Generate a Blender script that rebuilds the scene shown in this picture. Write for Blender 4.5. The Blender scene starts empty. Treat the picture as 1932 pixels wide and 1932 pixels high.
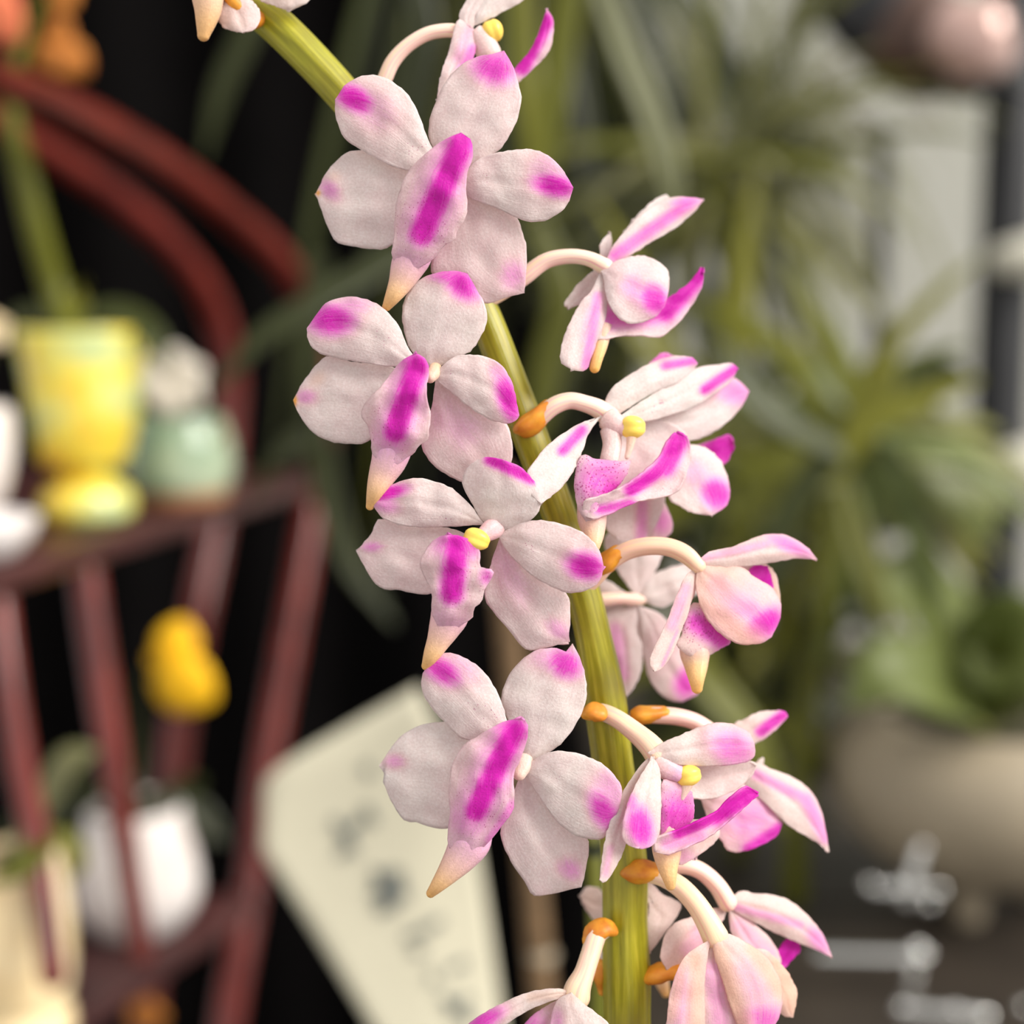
import bpy, math, random
from mathutils import Vector, Matrix, noise

# ------------------------------------------------------------------ camera, light, exposure
sc = bpy.context.scene
F = 2800.0                      # focal length in pixels of the 1932 x 1932 frame
D0 = 0.20                       # distance of the flowers in focus (m)
PITCH = math.radians(-8.0)
CAM = Vector((0.0, 0.0, 1.25))
cam_data = bpy.data.cameras.new('camera')
cam = bpy.data.objects.new('camera', cam_data)
sc.collection.objects.link(cam)
cam.location = CAM
cam.rotation_euler = (math.radians(90) + PITCH, 0, 0)
cam_data.sensor_width = 36.0
cam_data.lens = 36.0 * F / 1932.0
cam_data.clip_start = 0.01
cam_data.clip_end = 50
cam_data.dof.use_dof = True
cam_data.dof.focus_distance = 0.1985
cam_data.dof.aperture_fstop = 8.0
sc.camera = cam

world = bpy.data.worlds.new('soft_daylight')
sc.world = world
world.use_nodes = True
world.node_tree.nodes['Background'].inputs[0].default_value = (1.0, 0.985, 0.965, 1)
world.node_tree.nodes['Background'].inputs[1].default_value = 0.74

sun_data = bpy.data.lights.new('daylight_key', 'SUN')
sun_data.energy = 3.9
sun_data.angle = math.radians(38)
sun_data.color = (1.0, 0.955, 0.90)
sun = bpy.data.objects.new('daylight_key', sun_data)
sc.collection.objects.link(sun)
sun.rotation_euler = Vector((-0.80, 0.36, -0.66)).to_track_quat('-Z', 'Y').to_euler()

sc.view_settings.view_transform = 'Standard'
sc.view_settings.look = 'None'
sc.view_settings.exposure = 0.22
sc.view_settings.gamma = 1.0
sc.view_settings.use_curve_mapping = False
try:
    sc.cycles.use_denoising = True
    sc.cycles.max_bounces = 4
    sc.cycles.adaptive_threshold = 0.06
    sc.cycles.transparent_max_bounces = 8
except Exception:
    pass

# ------------------------------------------------------------------ helpers
ROT = cam.rotation_euler.to_matrix()
def U(x, y, d):
    """photo pixel at distance d along the optical axis -> world point"""
    return CAM + ROT @ Vector(((x - 966) / F * d, -(y - 966) / F * d, -d))
def Z(z):
    """offset towards the viewer, in photo pixels at the flowers, -> distance"""
    return D0 * (1 - z / F)
def on_z(x, y, h):
    """where the pixel's ray meets the level h"""
    r = ROT @ Vector(((x - 966) / F, -(y - 966) / F, -1))
    return CAM + r * ((h - CAM.z) / r.z)
def depth_of(p):
    return -(ROT.transposed() @ (p - CAM)).z

def link(o, parent=None):
    sc.collection.objects.link(o)
    if parent is not None:
        o.parent = parent
    return o
def empty(name, loc, parent=None):
    """an Empty at world point loc"""
    o = bpy.data.objects.new(name, None)
    o.empty_display_size = 0.01
    link(o, parent)
    o.location = Vector(loc) - (world_of(parent) if parent else Vector())
    return o
def world_of(o):
    p = Vector()
    while o is not None:
        p = p + o.location
        o = o.parent
    return p
def tag(o, label=None, cat=None, group=None, kind=None):
    for k, v in (('label', label), ('category', cat), ('group', group), ('kind', kind)):
        if v:
            o[k] = v
    return o
def mesh_obj(name, verts, faces, mat, parent=None, uvs=None, pig=None, smooth=True, loc=None):
    """verts are world points; the object sits at loc (or at the parent's origin)"""
    base = world_of(parent) if parent else Vector()
    at_ = Vector(loc) if loc is not None else (base if parent else Vector(verts[0]))
    me = bpy.data.meshes.new(name)
    me.from_pydata([tuple(Vector(v) - at_) for v in verts], [], faces)
    if uvs is not None:
        lay = me.uv_layers.new(name='uv')
        idx = [0] * len(me.loops)
        me.loops.foreach_get('vertex_index', idx)
        flat = []
        for i in idx:
            flat += uvs[i]
        lay.data.foreach_set('uv', flat)
    if pig is not None:
        a = me.color_attributes.new('pig', 'FLOAT_COLOR', 'POINT')
        flat = []
        for p in pig:
            flat += [p[0], p[1], p[2], 1.0]
        a.data.foreach_set('color', flat)
    if smooth:
        me.polygons.foreach_set('use_smooth', [True] * len(me.polygons))
    me.materials.append(mat)
    me.update()
    o = bpy.data.objects.new(name, me)
    link(o, parent)
    o.location = at_ - base
    return o

def catmull(pts, n):
    """n points, evenly spaced along a smooth curve through pts"""
    if len(pts) == 2:
        return [pts[0].lerp(pts[1], i / (n - 1)) for i in range(n)]
    P = [pts[0] * 2 - pts[1]] + list(pts) + [pts[-1] * 2 - pts[-2]]
    dense = []
    for i in range(1, len(P) - 2):
        p0, p1, p2, p3 = P[i - 1], P[i], P[i + 1], P[i + 2]
        for k in range(10):
            t = k / 10
            dense.append(0.5 * ((2 * p1) + (p2 - p0) * t + (2 * p0 - 5 * p1 + 4 * p2 - p3) * t * t + (3 * p1 - p0 - 3 * p2 + p3) * t ** 3))
    dense.append(P[-2])
    acc = [0.0]
    for a, b in zip(dense, dense[1:]):
        acc.append(acc[-1] + (b - a).length)
    out, j = [], 0
    for i in range(n):
        s = acc[-1] * i / (n - 1)
        while j < len(acc) - 2 and acc[j + 1] < s:
            j += 1
        seg = acc[j + 1] - acc[j]
        out.append(dense[j].lerp(dense[j + 1], (s - acc[j]) / seg if seg > 1e-12 else 0))
    return out

def grid_faces(nu, nv, wrap=False):
    f = []
    for i in range(nu - 1):
        for j in range(nv if wrap else nv - 1):
            k = (j + 1) % nv
            f.append((i * nv + j, i * nv + k, (i + 1) * nv + k, (i + 1) * nv + j))
    return f

def tube_mesh(pts, radii, sides=14, ridges=0, ridge=0.0, round_start=False, round_end=False, n=None):
    """a tube along world pts; returns verts, faces, uvs, t per vertex"""
    n = n or max(8, 4 * len(pts))
    V4 = [Vector((p[0], p[1], p[2], r)) for p, r in zip(pts, radii)]
    c = catmull(V4, n)
    ctr = [Vector(p[:3]) for p in c]
    rad = [max(p[3], 1e-6) for p in c]
    L = sum((b - a).length for a, b in zip(ctr, ctr[1:]))
    if round_end or round_start:
        acc = 0
        s = [0.0]
        for a, b in zip(ctr, ctr[1:]):
            acc += (b - a).length
            s.append(acc)
        # extra rings so the ends close as domes
        def dome(i0, i1):
            d = (ctr[i0] - ctr[i1]).normalized()
            out = []
            for k in range(1, 6):
                a = k / 5 * math.pi / 2
                out.append((ctr[i0] + d * rad[i0] * math.sin(a), max(rad[i0] * math.cos(a), 1e-6)))
            return out
        if round_end:
            for p, r in dome(-1, -2):
                ctr.append(p); rad.append(r)
        if round_start:
            for p, r in dome(0, 1):
                ctr.insert(0, p); rad.insert(0, r)
    m = len(ctr)
    verts, uvs, ts = [], [], []
    t0 = (ctr[1] - ctr[0]).normalized()
    ref = Vector((0, -1, 0.2))
    nrm = (ref - t0 * ref.dot(t0)).normalized()
    for i in range(m):
        tg = (ctr[min(i + 1, m - 1)] - ctr[max(i - 1, 0)]).normalized()
        nrm = (nrm - tg * nrm.dot(tg)).normalized()
        bn = tg.cross(nrm)
        for j in range(sides):
            a = 2 * math.pi * j / sides
            r = rad[i] * (1 + (ridge * math.cos(ridges * a) if ridges else 0))
            verts.append(ctr[i] + (nrm * math.cos(a) + bn * math.sin(a)) * r)
            uvs.append((i / (m - 1), j / sides))
            ts.append(i / (m - 1))
    faces = grid_faces(m, sides, True)
    faces.append(tuple(range(sides - 1, -1, -1)))
    faces.append(tuple((m - 1) * sides + j for j in range(sides)))
    return verts, faces, uvs, ts

# ------------------------------------------------------------------ materials
MATS = {}
def srgb(r, g, b):
    f = lambda c: (c / 255 / 12.92) if c / 255 <= 0.04045 else ((c / 255 + 0.055) / 1.055) ** 2.4
    return (f(r), f(g), f(b), 1)
def new_mat(name):
    m = bpy.data.materials.new(name)
    m.use_nodes = True
    MATS[name] = m
    return m, m.node_tree.nodes, m.node_tree.links, m.node_tree.nodes['Principled BSDF']
def mix(nt, fac, a, b, typ='MIX'):
    n = nt.nodes.new('ShaderNodeMix')
    n.data_type = 'RGBA'
    n.blend_type = typ
    for sock, v in ((n.inputs[0], fac), (n.inputs[6], a), (n.inputs[7], b)):
        if isinstance(v, (int, float, tuple)):
            sock.default_value = v
        else:
            nt.links.new(v, sock)
    return n.outputs[2]
def mth(nt, op, a, b=None, clamp=False):
    n = nt.nodes.new('ShaderNodeMath')
    n.operation = op
    n.use_clamp = clamp
    for s, v in zip(n.inputs, (a, b)):
        if v is None:
            continue
        if isinstance(v, (int, float)):
            s.default_value = v
        else:
            nt.links.new(v, s)
    return n.outputs[0]
def tex_noise(nt, vec, scale, detail=2.0, rough=0.5):
    n = nt.nodes.new('ShaderNodeTexNoise')
    n.inputs['Scale'].default_value = scale
    n.inputs['Detail'].default_value = detail
    n.inputs['Roughness'].default_value = rough
    if vec is not None:
        nt.links.new(vec, n.inputs['Vector'])
    return n.outputs['Fac']
def coords(nt, which='Object'):
    return nt.nodes.new('ShaderNodeTexCoord').outputs[which]
def stretch(nt, vec, s):
    n = nt.nodes.new('ShaderNodeMapping')
    n.inputs['Scale'].default_value = s
    nt.links.new(vec, n.inputs['Vector'])
    return n.outputs[0]
def ramp(nt, fac, stops):
    n = nt.nodes.new('ShaderNodeValToRGB')
    e = n.color_ramp.elements
    while len(e) < len(stops):
        e.new(0.5)
    for el, (p, c) in zip(e, stops):
        el.position = p
        el.color = c
    nt.links.new(fac, n.inputs[0])
    return n.outputs[0]

def petal_material(name, white, pale, warm, trans=0.42, rough=0.46):
    m, N, Lk, B = new_mat(name)
    nt = m.node_tree
    at = N.new('ShaderNodeAttribute'); at.attribute_name = 'pig'
    sep = N.new('ShaderNodeSeparateColor'); Lk.new(at.outputs['Color'], sep.inputs[0])
    obj = coords(nt); uv = coords(nt, 'UV')
    grain = tex_noise(nt, obj, 3000, 2.0, 0.6)
    patch = tex_noise(nt, obj, 260, 3.0, 0.55)
    vein = tex_noise(nt, stretch(nt, uv, (5, 34, 1)), 1.0, 3.0, 0.6)
    # pigment with a feathered, streaky edge
    r = mth(nt, 'ADD', sep.outputs[0], mth(nt, 'MULTIPLY', mth(nt, 'SUBTRACT', vein, 0.5), mth(nt, 'MULTIPLY', sep.outputs[0], 0.9)))
    r = mth(nt, 'ADD', r, mth(nt, 'MULTIPLY', mth(nt, 'SUBTRACT', grain, 0.5), mth(nt, 'MULTIPLY', sep.outputs[0], 0.55)))
    r = mth(nt, 'ADD', r, mth(nt, 'MULTIPLY', mth(nt, 'SUBTRACT', patch, 0.45), 0.12), True)
    col = ramp(nt, r, [(0.0, white), (0.14, pale), (0.36, srgb(248, 184, 228)), (0.70, srgb(240, 100, 214)), (1.0, srgb(226, 36, 194))])
    # small dark points
    vo = N.new('ShaderNodeTexVoronoi'); vo.inputs['Scale'].default_value = 2300; vo.inputs['Randomness'].default_value = 1.0
    Lk.new(obj, vo.inputs['Vector'])
    dotm = mth(nt, 'LESS_THAN', vo.outputs['Distance'], mth(nt, 'MULTIPLY', sep.outputs[1], 0.36))
    thin = mth(nt, 'GREATER_THAN', tex_noise(nt, obj, 900, 1.0), mth(nt, 'SUBTRACT', 0.66, mth(nt, 'MULTIPLY', sep.outputs[1], 0.42)))
    col = mix(nt, mth(nt, 'MULTIPLY', mth(nt, 'MULTIPLY', dotm, thin), 0.72), col, srgb(190, 50, 140))
    # peach to yellow-orange
    wcol = ramp(nt, sep.outputs[2], [(0.0, srgb(252, 226, 214)), (0.5, warm), (1.0, srgb(255, 192, 78))])
    col = mix(nt, mth(nt, 'MULTIPLY', sep.outputs[2], 1.7, True), col, wcol)
    # papery cell grain, its sparkle painted in as pale flecks
    col = mix(nt, mth(nt, 'MULTIPLY', mth(nt, 'SUBTRACT', 0.60, grain, True), 1.1, True), col, (0.76, 0.70, 0.69, 1), 'MULTIPLY')
    bare = mth(nt, 'SUBTRACT', mth(nt, 'SUBTRACT', 1.0, mth(nt, 'MULTIPLY', r, 2.2)), mth(nt, 'MULTIPLY', sep.outputs[2], 3.0), True)
    col = mix(nt, mth(nt, 'MULTIPLY', mth(nt, 'MULTIPLY', mth(nt, 'SUBTRACT', grain, 0.50, True), 2.0, True), bare), col, (0.97, 0.95, 0.94, 1))
    Lk.new(col, B.inputs['Base Color'])
    B.inputs['Roughness'].default_value = rough
    B.inputs['Specular IOR Level'].default_value = 0.3
    B.inputs['Sheen Weight'].default_value = 0.18
    B.inputs['Sheen Roughness'].default_value = 0.4
    bp = N.new('ShaderNodeBump'); bp.inputs['Strength'].default_value = 0.45; bp.inputs['Distance'].default_value = 0.00016
    hgt = mth(nt, 'ADD', grain, mth(nt, 'MULTIPLY', vein, 0.7))
    Lk.new(hgt, bp.inputs['Height']); Lk.new(bp.outputs[0], B.inputs['Normal'])
    tr = N.new('ShaderNodeBsdfTranslucent')
    Lk.new(mix(nt, 0.35, col, (1.0, 0.8, 0.74, 1), 'MULTIPLY'), tr.inputs[0])
    ms = N.new('ShaderNodeMixShader'); ms.inputs[0].default_value = trans
    Lk.new(B.outputs[0], ms.inputs[1]); Lk.new(tr.outputs[0], ms.inputs[2])
    Lk.new(ms.outputs[0], N['Material Output'].inputs[0])
    return m
PETAL = petal_material('orchid_petal', srgb(247, 240, 235), srgb(247, 220, 222), srgb(252, 206, 168))
SPUR = petal_material('orchid_spur', srgb(253, 222, 218), srgb(253, 200, 210), srgb(255, 212, 164), 0.22, 0.36)

def pedicel_material():
    m, N, Lk, B = new_mat('orchid_pedicel')
    nt = m.node_tree
    at = N.new('ShaderNodeAttribute'); at.attribute_name = 'pig'
    sep = N.new('ShaderNodeSeparateColor'); Lk.new(at.outputs['Color'], sep.inputs[0])
    uv = coords(nt, 'UV')
    st = tex_noise(nt, stretch(nt, uv, (1.5, 22, 1)), 1.0, 2.0)
    col = ramp(nt, st, [(0.3, srgb(244, 178, 176)), (0.5, srgb(251, 216, 200)), (0.66, srgb(253, 228, 182))])
    col = mix(nt, sep.outputs[2], col, srgb(252, 206, 140))
    col = mix(nt, sep.outputs[0], col, srgb(240, 168, 178))
    Lk.new(col, B.inputs['Base Color'])
    B.inputs['Roughness'].default_value = 0.34
    B.inputs['Subsurface Weight'].default_value = 0.25
    B.inputs['Subsurface Radius'].default_value = (0.0012, 0.0008, 0.0006)
    B.inputs['Subsurface Scale'].default_value = 1.0
    return m
PEDICEL = pedicel_material()

def plain(name, col, rough=0.5, var=0.25, scale=60, spec=0.5, metal=0.0, col2=None, bump=0.0, coat=0.0):
    m, N, Lk, B = new_mat(name)
    nt = m.node_tree
    nz = tex_noise(nt, coords(nt), scale, 3.0, 0.55)
    dark = col2 or tuple(c * (1 - var) for c in col[:3]) + (1,)
    c = ramp(nt, nz, [(0.3, dark), (0.68, col)])
    Lk.new(c, B.inputs['Base Color'])
    B.inputs['Roughness'].default_value = rough
    B.inputs['Specular IOR Level'].default_value = spec
    B.inputs['Metallic'].default_value = metal
    B.inputs['Coat Weight'].default_value = coat
    if bump:
        bp = N.new('ShaderNodeBump'); bp.inputs['Strength'].default_value = 0.5; bp.inputs['Distance'].default_value = bump
        Lk.new(nz, bp.inputs['Height']); Lk.new(bp.outputs[0], B.inputs['Normal'])
    return m
BRACT = plain('orange_bract', srgb(248, 176, 54), 0.45, scale=420, col2=srgb(228, 134, 44))
BRACT_BROWN = plain('brown_bract', srgb(236, 164, 46), 0.5, scale=420, col2=srgb(196, 106, 30))
ANTHER = plain('yellow_anther', srgb(255, 226, 108), 0.35, scale=500, col2=srgb(252, 206, 84))

def stem_material():
    m, N, Lk, B = new_mat('orchid_stem')
    nt = m.node_tree
    uv = coords(nt, 'UV')
    st = tex_noise(nt, stretch(nt, uv, (16, 20, 1)), 1.0, 4.0, 0.6)
    pt = tex_noise(nt, coords(nt), 120, 3.0)
    col = ramp(nt, st, [(0.25, srgb(112, 110, 10)), (0.5, srgb(158, 154, 22)), (0.75, srgb(198, 188, 60))])
    col = mix(nt, mth(nt, 'MULTIPLY', mth(nt, 'SUBTRACT', pt, 0.42, True), 2.2, True), col, srgb(134, 118, 14))
    Lk.new(col, B.inputs['Base Color'])
    B.inputs['Roughness'].default_value = 0.38
    B.inputs['Subsurface Weight'].default_value = 0.15
    B.inputs['Subsurface Radius'].default_value = (0.001, 0.001, 0.0004)
    B.inputs['Subsurface Scale'].default_value = 1.0
    bp = N.new('ShaderNodeBump'); bp.inputs['Strength'].default_value = 0.4; bp.inputs['Distance'].default_value = 0.0002
    Lk.new(st, bp.inputs['Height']); Lk.new(bp.outputs[0], B.inputs['Normal'])
    return m
STEM = stem_material()

# ------------------------------------------------------------------ the orchid spike
spike = empty('orchid_spike', U(1182, 1932, Z(-130)))
tag(spike, 'arching orchid spike of white blossoms with magenta tips, in sharp focus', 'orchid')

rng = random.Random(4)
def smooth01(x):
    x = min(max(x, 0.0), 1.0)
    return x * x * (3 - 2 * x)
def spot_value(x, y, spots):
    """pigment laid on a petal: ellipses (x, y, rx, ry, turn, strength) and bands ('s', x0, y0, x1, y1, width, strength)"""
    v = 0.0
    for b in spots:
        if b[0] == 's':
            _, x0, y0, x1, y1, w, s = b
            dx, dy = x1 - x0, y1 - y0
            t = min(max(((x - x0) * dx + (y - y0) * dy) / (dx * dx + dy * dy), 0), 1)
            d = math.hypot(x - x0 - t * dx, y - y0 - t * dy) / w
        else:
            bx, by, rx, ry, a, s = b
            a = math.radians(a)
            ex, ey = x - bx, y - by
            d = math.hypot((ex * math.cos(a) + ey * math.sin(a)) / rx, (-ex * math.sin(a) + ey * math.cos(a)) / ry)
        v = max(v, s * math.exp(-(d * 0.95) ** 2.6))
    return v

class Flower:
    def __init__(self, cx, cy, z, label=None, tilt=(0.0, 0.0)):
        self.o = empty('flower', U(cx, cy, Z(z)), spike)
        if label:
            self.o['label'] = label
        self.c = (cx, cy); self.z = z; self.tilt = tilt; self.peach = 0.0  # peach: warm light glowing through the petals, painted in as an even tint
    def lean(self, x, y):
        return self.tilt[0] * (x - self.c[0]) + self.tilt[1] * (y - self.c[1])
    def petal(self, name, pts, tip, z0, z1, cup=-14, bow=10, mag=(), dots=(), warm=(), pink=0.05, wave=2.0, mat=None, thick=4.5, nu=32, nv=21):
        """pts: outline from the base round to the base again; tip: index of the tip. z values are relative to the flower"""
        base = Vector((pts[0][0], pts[0][1]))
        A = [Vector(p) for p in pts[:tip + 1]]
        Bk = [base] + [Vector(p) for p in reversed(pts[tip:])]
        La, Rb = catmull(A, nu), catmull(Bk, nu)
        wmax = max((a - b).length for a, b in zip(La, Rb)) or 1
        seed = rng.uniform(0, 50)
        verts, uvs, pig = [], [], []
        for i in range(nu):
            t = i / (nu - 1)
            w = (La[i] - Rb[i]).length / wmax
            for j in range(nv):
                v = 2 * j / (nv - 1) - 1
                # spread the rows a little towards the edges so the rim is crisp
                vv = math.sin(v * math.pi / 2) * 0.35 + v * 0.65
                p = La[i].lerp(Rb[i], (vv + 1) / 2)
                z = self.z + z0 + (z1 - z0) * t + bow * 4 * t * (1 - t) + 0.62 * cup * (vv * vv) * w - 3.0 * math.exp(-(vv * 6) ** 2) * math.sin(math.pi * t) + self.lean(p.x, p.y)
                z += wave * (noise.noise(Vector((p.x / 38 + seed, p.y / 38, seed))) * 3 + noise.noise(Vector((p.x / 16, p.y / 16 + seed, seed))) * 0.8)
                z += 3.2 * abs(vv) ** 4 * noise.noise(Vector((p.x / 11 + seed, p.y / 11, seed))) * wave * 0.5
                jit = 0.9 if abs(v) > 0.99 and 2 < i < nu - 2 else 0
                q = (p.x + rng.uniform(-jit, jit), p.y + rng.uniform(-jit, jit))
                verts.append(U(q[0], q[1], Z(z)))
                uvs.append((t, (vv + 1) / 2))
                edge_y = 1 - abs(vv)
                pig.append((pink * (0.6 + 0.4 * t) + spot_value(p.x, p.y, mag), spot_value(p.x, p.y, dots), max(self.peach * max(0.0, 1 - 1.4 * spot_value(p.x, p.y, mag)), spot_value(p.x, p.y, warm))))
        faces = [f[::-1] for f in grid_faces(nu, nv)]
        # orient towards the viewer: the loft may run either way round
        a, b, c = verts[faces[len(faces) // 2][0]], verts[faces[len(faces) // 2][1]], verts[faces[len(faces) // 2][2]]
        if (b - a).cross(c - a).dot(CAM - a) < 0:
            faces = [f[::-1] for f in faces]
        o = mesh_obj(name, verts, faces, mat or PETAL, self.o, uvs, pig)
        md = o.modifiers.new('thickness', 'SOLIDIFY')
        md.thickness = thick / F * D0
        md.offset = -1
        return o
    def tube(self, name, pts, mat, sides=16, ridges=0, ridge=0.0, rs=False, re=True, mag=(0, 0), warm=(0, 0), dots=(0, 0), label=None, parent=None, n=None):
        """pts: (x, y, z, radius in pixels), z relative to the flower; pigments run linearly from start to end"""
        lean = (lambda x, y: 0.0) if name in ('pedicel', 'bract') else self.lean
        pts = [(x, y, z + lean(x, y), r) for x, y, z, r in pts]
        W = [U(x, y, Z(self.z + z)) for x, y, z, r in pts]
        R = [r / F * Z(self.z + z) for x, y, z, r in pts]
        if name == 'bract':
            ridges, ridge = 3, 0.12
        v, f, uv, ts = tube_mesh(W, R, sides, ridges, ridge, rs, re, n)
        if name == 'bract':
            v = [q + Vector((noise.noise(q * 900), noise.noise(q * 900 + Vector((9, 0, 0))), noise.noise(q * 900 + Vector((0, 9, 0))))) * 0.00016 for q in v]
        pig = [(mag[0] + (mag[1] - mag[0]) * t, dots[0] + (dots[1] - dots[0]) * t, max(0.0, warm[0] + (warm[1] - warm[0]) * t)) for t in ts]
        o = mesh_obj(name, v, f, mat, parent or self.o, uv, pig)
        if label:
            o['label'] = label
        return o
    def blob(self, name, x, y, z, rx, ry, rz, turn, mat, groove=0.18, label=None):
        """a rounded two-lobed cap"""
        z = z + self.lean(x, y)
        k = Z(self.z + z) / F
        c = U(x, y, Z(self.z + z))
        ca, sa = math.cos(math.radians(turn)), math.sin(math.radians(turn))
        nu, nv = 14, 20
        verts, uvs = [], []
        for i in range(nu):
            th = math.pi * i / (nu - 1)
            for j in range(nv):
                ph = 2 * math.pi * j / nv
                lx, ly, lz = math.sin(th) * math.cos(ph), math.cos(th), math.sin(th) * math.sin(ph)
                g = 1 - groove * math.exp(-(ly / 0.22) ** 2) * (0.4 + 0.6 * max(lz, 0)) - 0.14 * max(lx, 0)
                X, Y, W_ = lx * rx * g, ly * ry * (1 - 0.15 * lx), lz * rz * g
                verts.append(c + ROT @ (Vector((X * ca - Y * sa, -(X * sa + Y * ca), W_)) * k))
                uvs.append((i / nu, j / nv))
        o = mesh_obj(name, verts, grid_faces(nu, nv, True), mat, self.o, uvs, [(0, 0, 1)] * len(verts))
        if label:
            o['label'] = label
        return o

# stem -----------------------------------------------------------------------------------
def build_stem():
    ctl = [(380, -75, -150, 33), (470, 2, -150, 34), (545, 68, -145, 35), (640, 168, -140, 34), (740, 290, -135, 33), (835, 440, -132, 32), (905, 575, -130, 31),
           (948, 680, -128, 31), (985, 780, -126, 33), (1022, 880, -126, 33), (1060, 985, -128, 32), (1098, 1110, -130, 33), (1122, 1210, -130, 34), (1142, 1320, -130, 40),
           (1154, 1420, -130, 38), (1168, 1530, -130, 40), (1179, 1640, -130, 43), (1180, 1740, -130, 42), (1183, 1840, -130, 45), (1184, 1940, -130, 44), (1186, 2150, -130, 46), (1190, 2600, -140, 48)]
    W = [U(x, y, Z(z)) for x, y, z, r in ctl]
    R = [r / F * Z(z) for x, y, z, r in ctl]
    v, f, uv, ts = tube_mesh(W, R, 40, 7, 0.035, n=220)
    o = mesh_obj('stem', v, f, STEM, spike, uv)
    o['label'] = 'olive green ridged flower stem'
build_stem()
class Node_(Flower):
    """small scars and bracts that sit on the stem itself"""
    def __init__(self):
        self.o = spike; self.z = 0; self.c = (0, 0); self.tilt = (0.0, 0.0)

# flower A: topmost of the four that face the viewer ---------------------------------------
a = Flower(855, 320, 0, 'open blossom facing the viewer, topmost of the four', (0.10, -0.04))
a.petal('sepal', [(862, 318), (815, 276), (809, 236), (818, 202), (840, 155), (871, 121), (902, 106), (930, 101), (951, 95), (967, 124), (978, 155), (984, 189), (973, 233), (951, 273), (933, 289), (900, 310)], 8, -14, -34, -20, 14,
        mag=[(932, 128, 40, 30, 20, 0.72), (945, 115, 32, 26, 0, 0.5)], pink=0.08)
a.petal('sepal', [(835, 345), (768, 308), (732, 290), (672, 283), (638, 300), (616, 326), (596, 364), (607, 398), (631, 453), (666, 465), (700, 470), (734, 466), (785, 425)], 6, -14, -30, -20, 12,
        mag=[(622, 358, 24, 16, 40, 0.34)], warm=[(600, 364, 5, 6, 0, 0.9), (632, 332, 14, 10, 30, 0.22)], pink=0.05)
a.petal('sepal', [(868, 360), (892, 362), (932, 376), (968, 398), (986, 438), (994, 472), (993, 515), (989, 553), (954, 562), (917, 573), (862, 560), (818, 522), (815, 490), (835, 430)], 7, -16, -34, -18, 14,
        mag=[(968, 520, 24, 26, 0, 0.26)], pink=0.11)
a.petal('petal', [(842, 300), (812, 272), (787, 208), (759, 168), (709, 141), (659, 154), (632, 188), (634, 224), (653, 264), (703, 295), (759, 320), (805, 322)], 6, 4, 8, -22, 14,
        mag=[(668, 186, 38, 22, 28, 0.95), (700, 205, 60, 40, 30, 0.2)], dots=[(790, 275, 50, 40, 0, 0.5)], pink=0.06)
a.petal('petal', [(872, 345), (889, 312), (908, 298), (942, 287), (995, 281), (1026, 289), (1057, 314), (1082, 354), (1069, 388), (1038, 413), (1010, 419), (979, 413), (933, 391), (886, 373)], 7, 4, 10, -20, 12,
        mag=[(1046, 350, 40, 20, 10, 0.95), (1040, 330, 45, 40, 30, 0.22)], dots=[(915, 335, 40, 12, 0, 0.5)], pink=0.06)
a.tube('column', [(866, 322, -10, 14), (862, 332, 10, 15), (858, 340, 24, 12)], SPUR, warm=(0.15, 0.3))
a.petal('lip', [(768, 520), (740, 486), (743, 447), (745, 404), (749, 373), (762, 339), (777, 314), (808, 286), (839, 262), (870, 250), (889, 266), (892, 298), (882, 326), (880, 360), (882, 390), (877, 416), (863, 435), (860, 452), (839, 463), (816, 490)], 9, 24, 62, -30, 26,
        mag=[('s', 872, 268, 796, 440, 24, 1.0), ('s', 872, 268, 800, 430, 42, 0.3), (772, 500, 50, 46, 0, 0.15), (868, 275, 34, 36, 0, 0.62)], dots=[(800, 420, 80, 90, 0, 0.6)], pink=0.13, wave=3.5, nv=25)
a.tube('spur', [(790, 440, 2, 24), (781, 476, 5, 36), (768, 506, 10, 32), (755, 535, 16, 23), (742, 558, 22, 16), (730, 578, 16, 9)], SPUR, mag=(0.42, 0), warm=(-0.25, 1.0), label='peach spur with yellow tip')

# flower B -------------------------------------------------------------------------------
b = Flower(810, 705, 4, 'open blossom facing the viewer, second from the top', (0.10, -0.04))
b.petal('sepal', [(818, 700), (775, 660), (763, 628), (759, 598), (763, 566), (781, 536), (810, 518), (849, 511), (882, 515), (893, 536), (911, 566), (919, 598), (914, 622), (896, 654), (878, 669), (849, 680)], 8, -12, -20, -22, 16,
        mag=[(872, 536, 36, 24, 40, 0.85), (850, 522, 40, 16, 10, 0.6)], pink=0.06)
b.petal('sepal', [(795, 726), (742, 693), (707, 687), (657, 681), (619, 672), (595, 690), (571, 722), (553, 755), (562, 778), (580, 805), (598, 822), (627, 834), (663, 838), (692, 833), (750, 790)], 7, -14, -28, -20, 12,
        mag=[(577, 748, 22, 14, 0, 0.32)], warm=[(556, 756, 5, 10, 0, 1.0), (600, 715, 20, 14, -40, 0.25)], pink=0.05)
b.petal('sepal', [(822, 715), (864, 730), (908, 760), (946, 788), (961, 808), (966, 834), (965, 870), (945, 925), (905, 918), (872, 909), (855, 902), (825, 884), (804, 861), (796, 834), (812, 780)], 7, -16, -36, -18, 14,
        mag=[(860, 800, 60, 40, 40, 0.14)], pink=0.11)
b.petal('petal', [(800, 690), (773, 660), (754, 619), (737, 595), (713, 574), (678, 561), (648, 561), (613, 573), (579, 619), (582, 645), (598, 663), (619, 672), (663, 681), (707, 688), (742, 692)], 8, 4, 8, -22, 14,
        mag=[(625, 603, 44, 28, 0, 0.9), (650, 585, 60, 24, -20, 0.3)], dots=[(735, 640, 50, 30, 30, 0.5)], pink=0.06)
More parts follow.
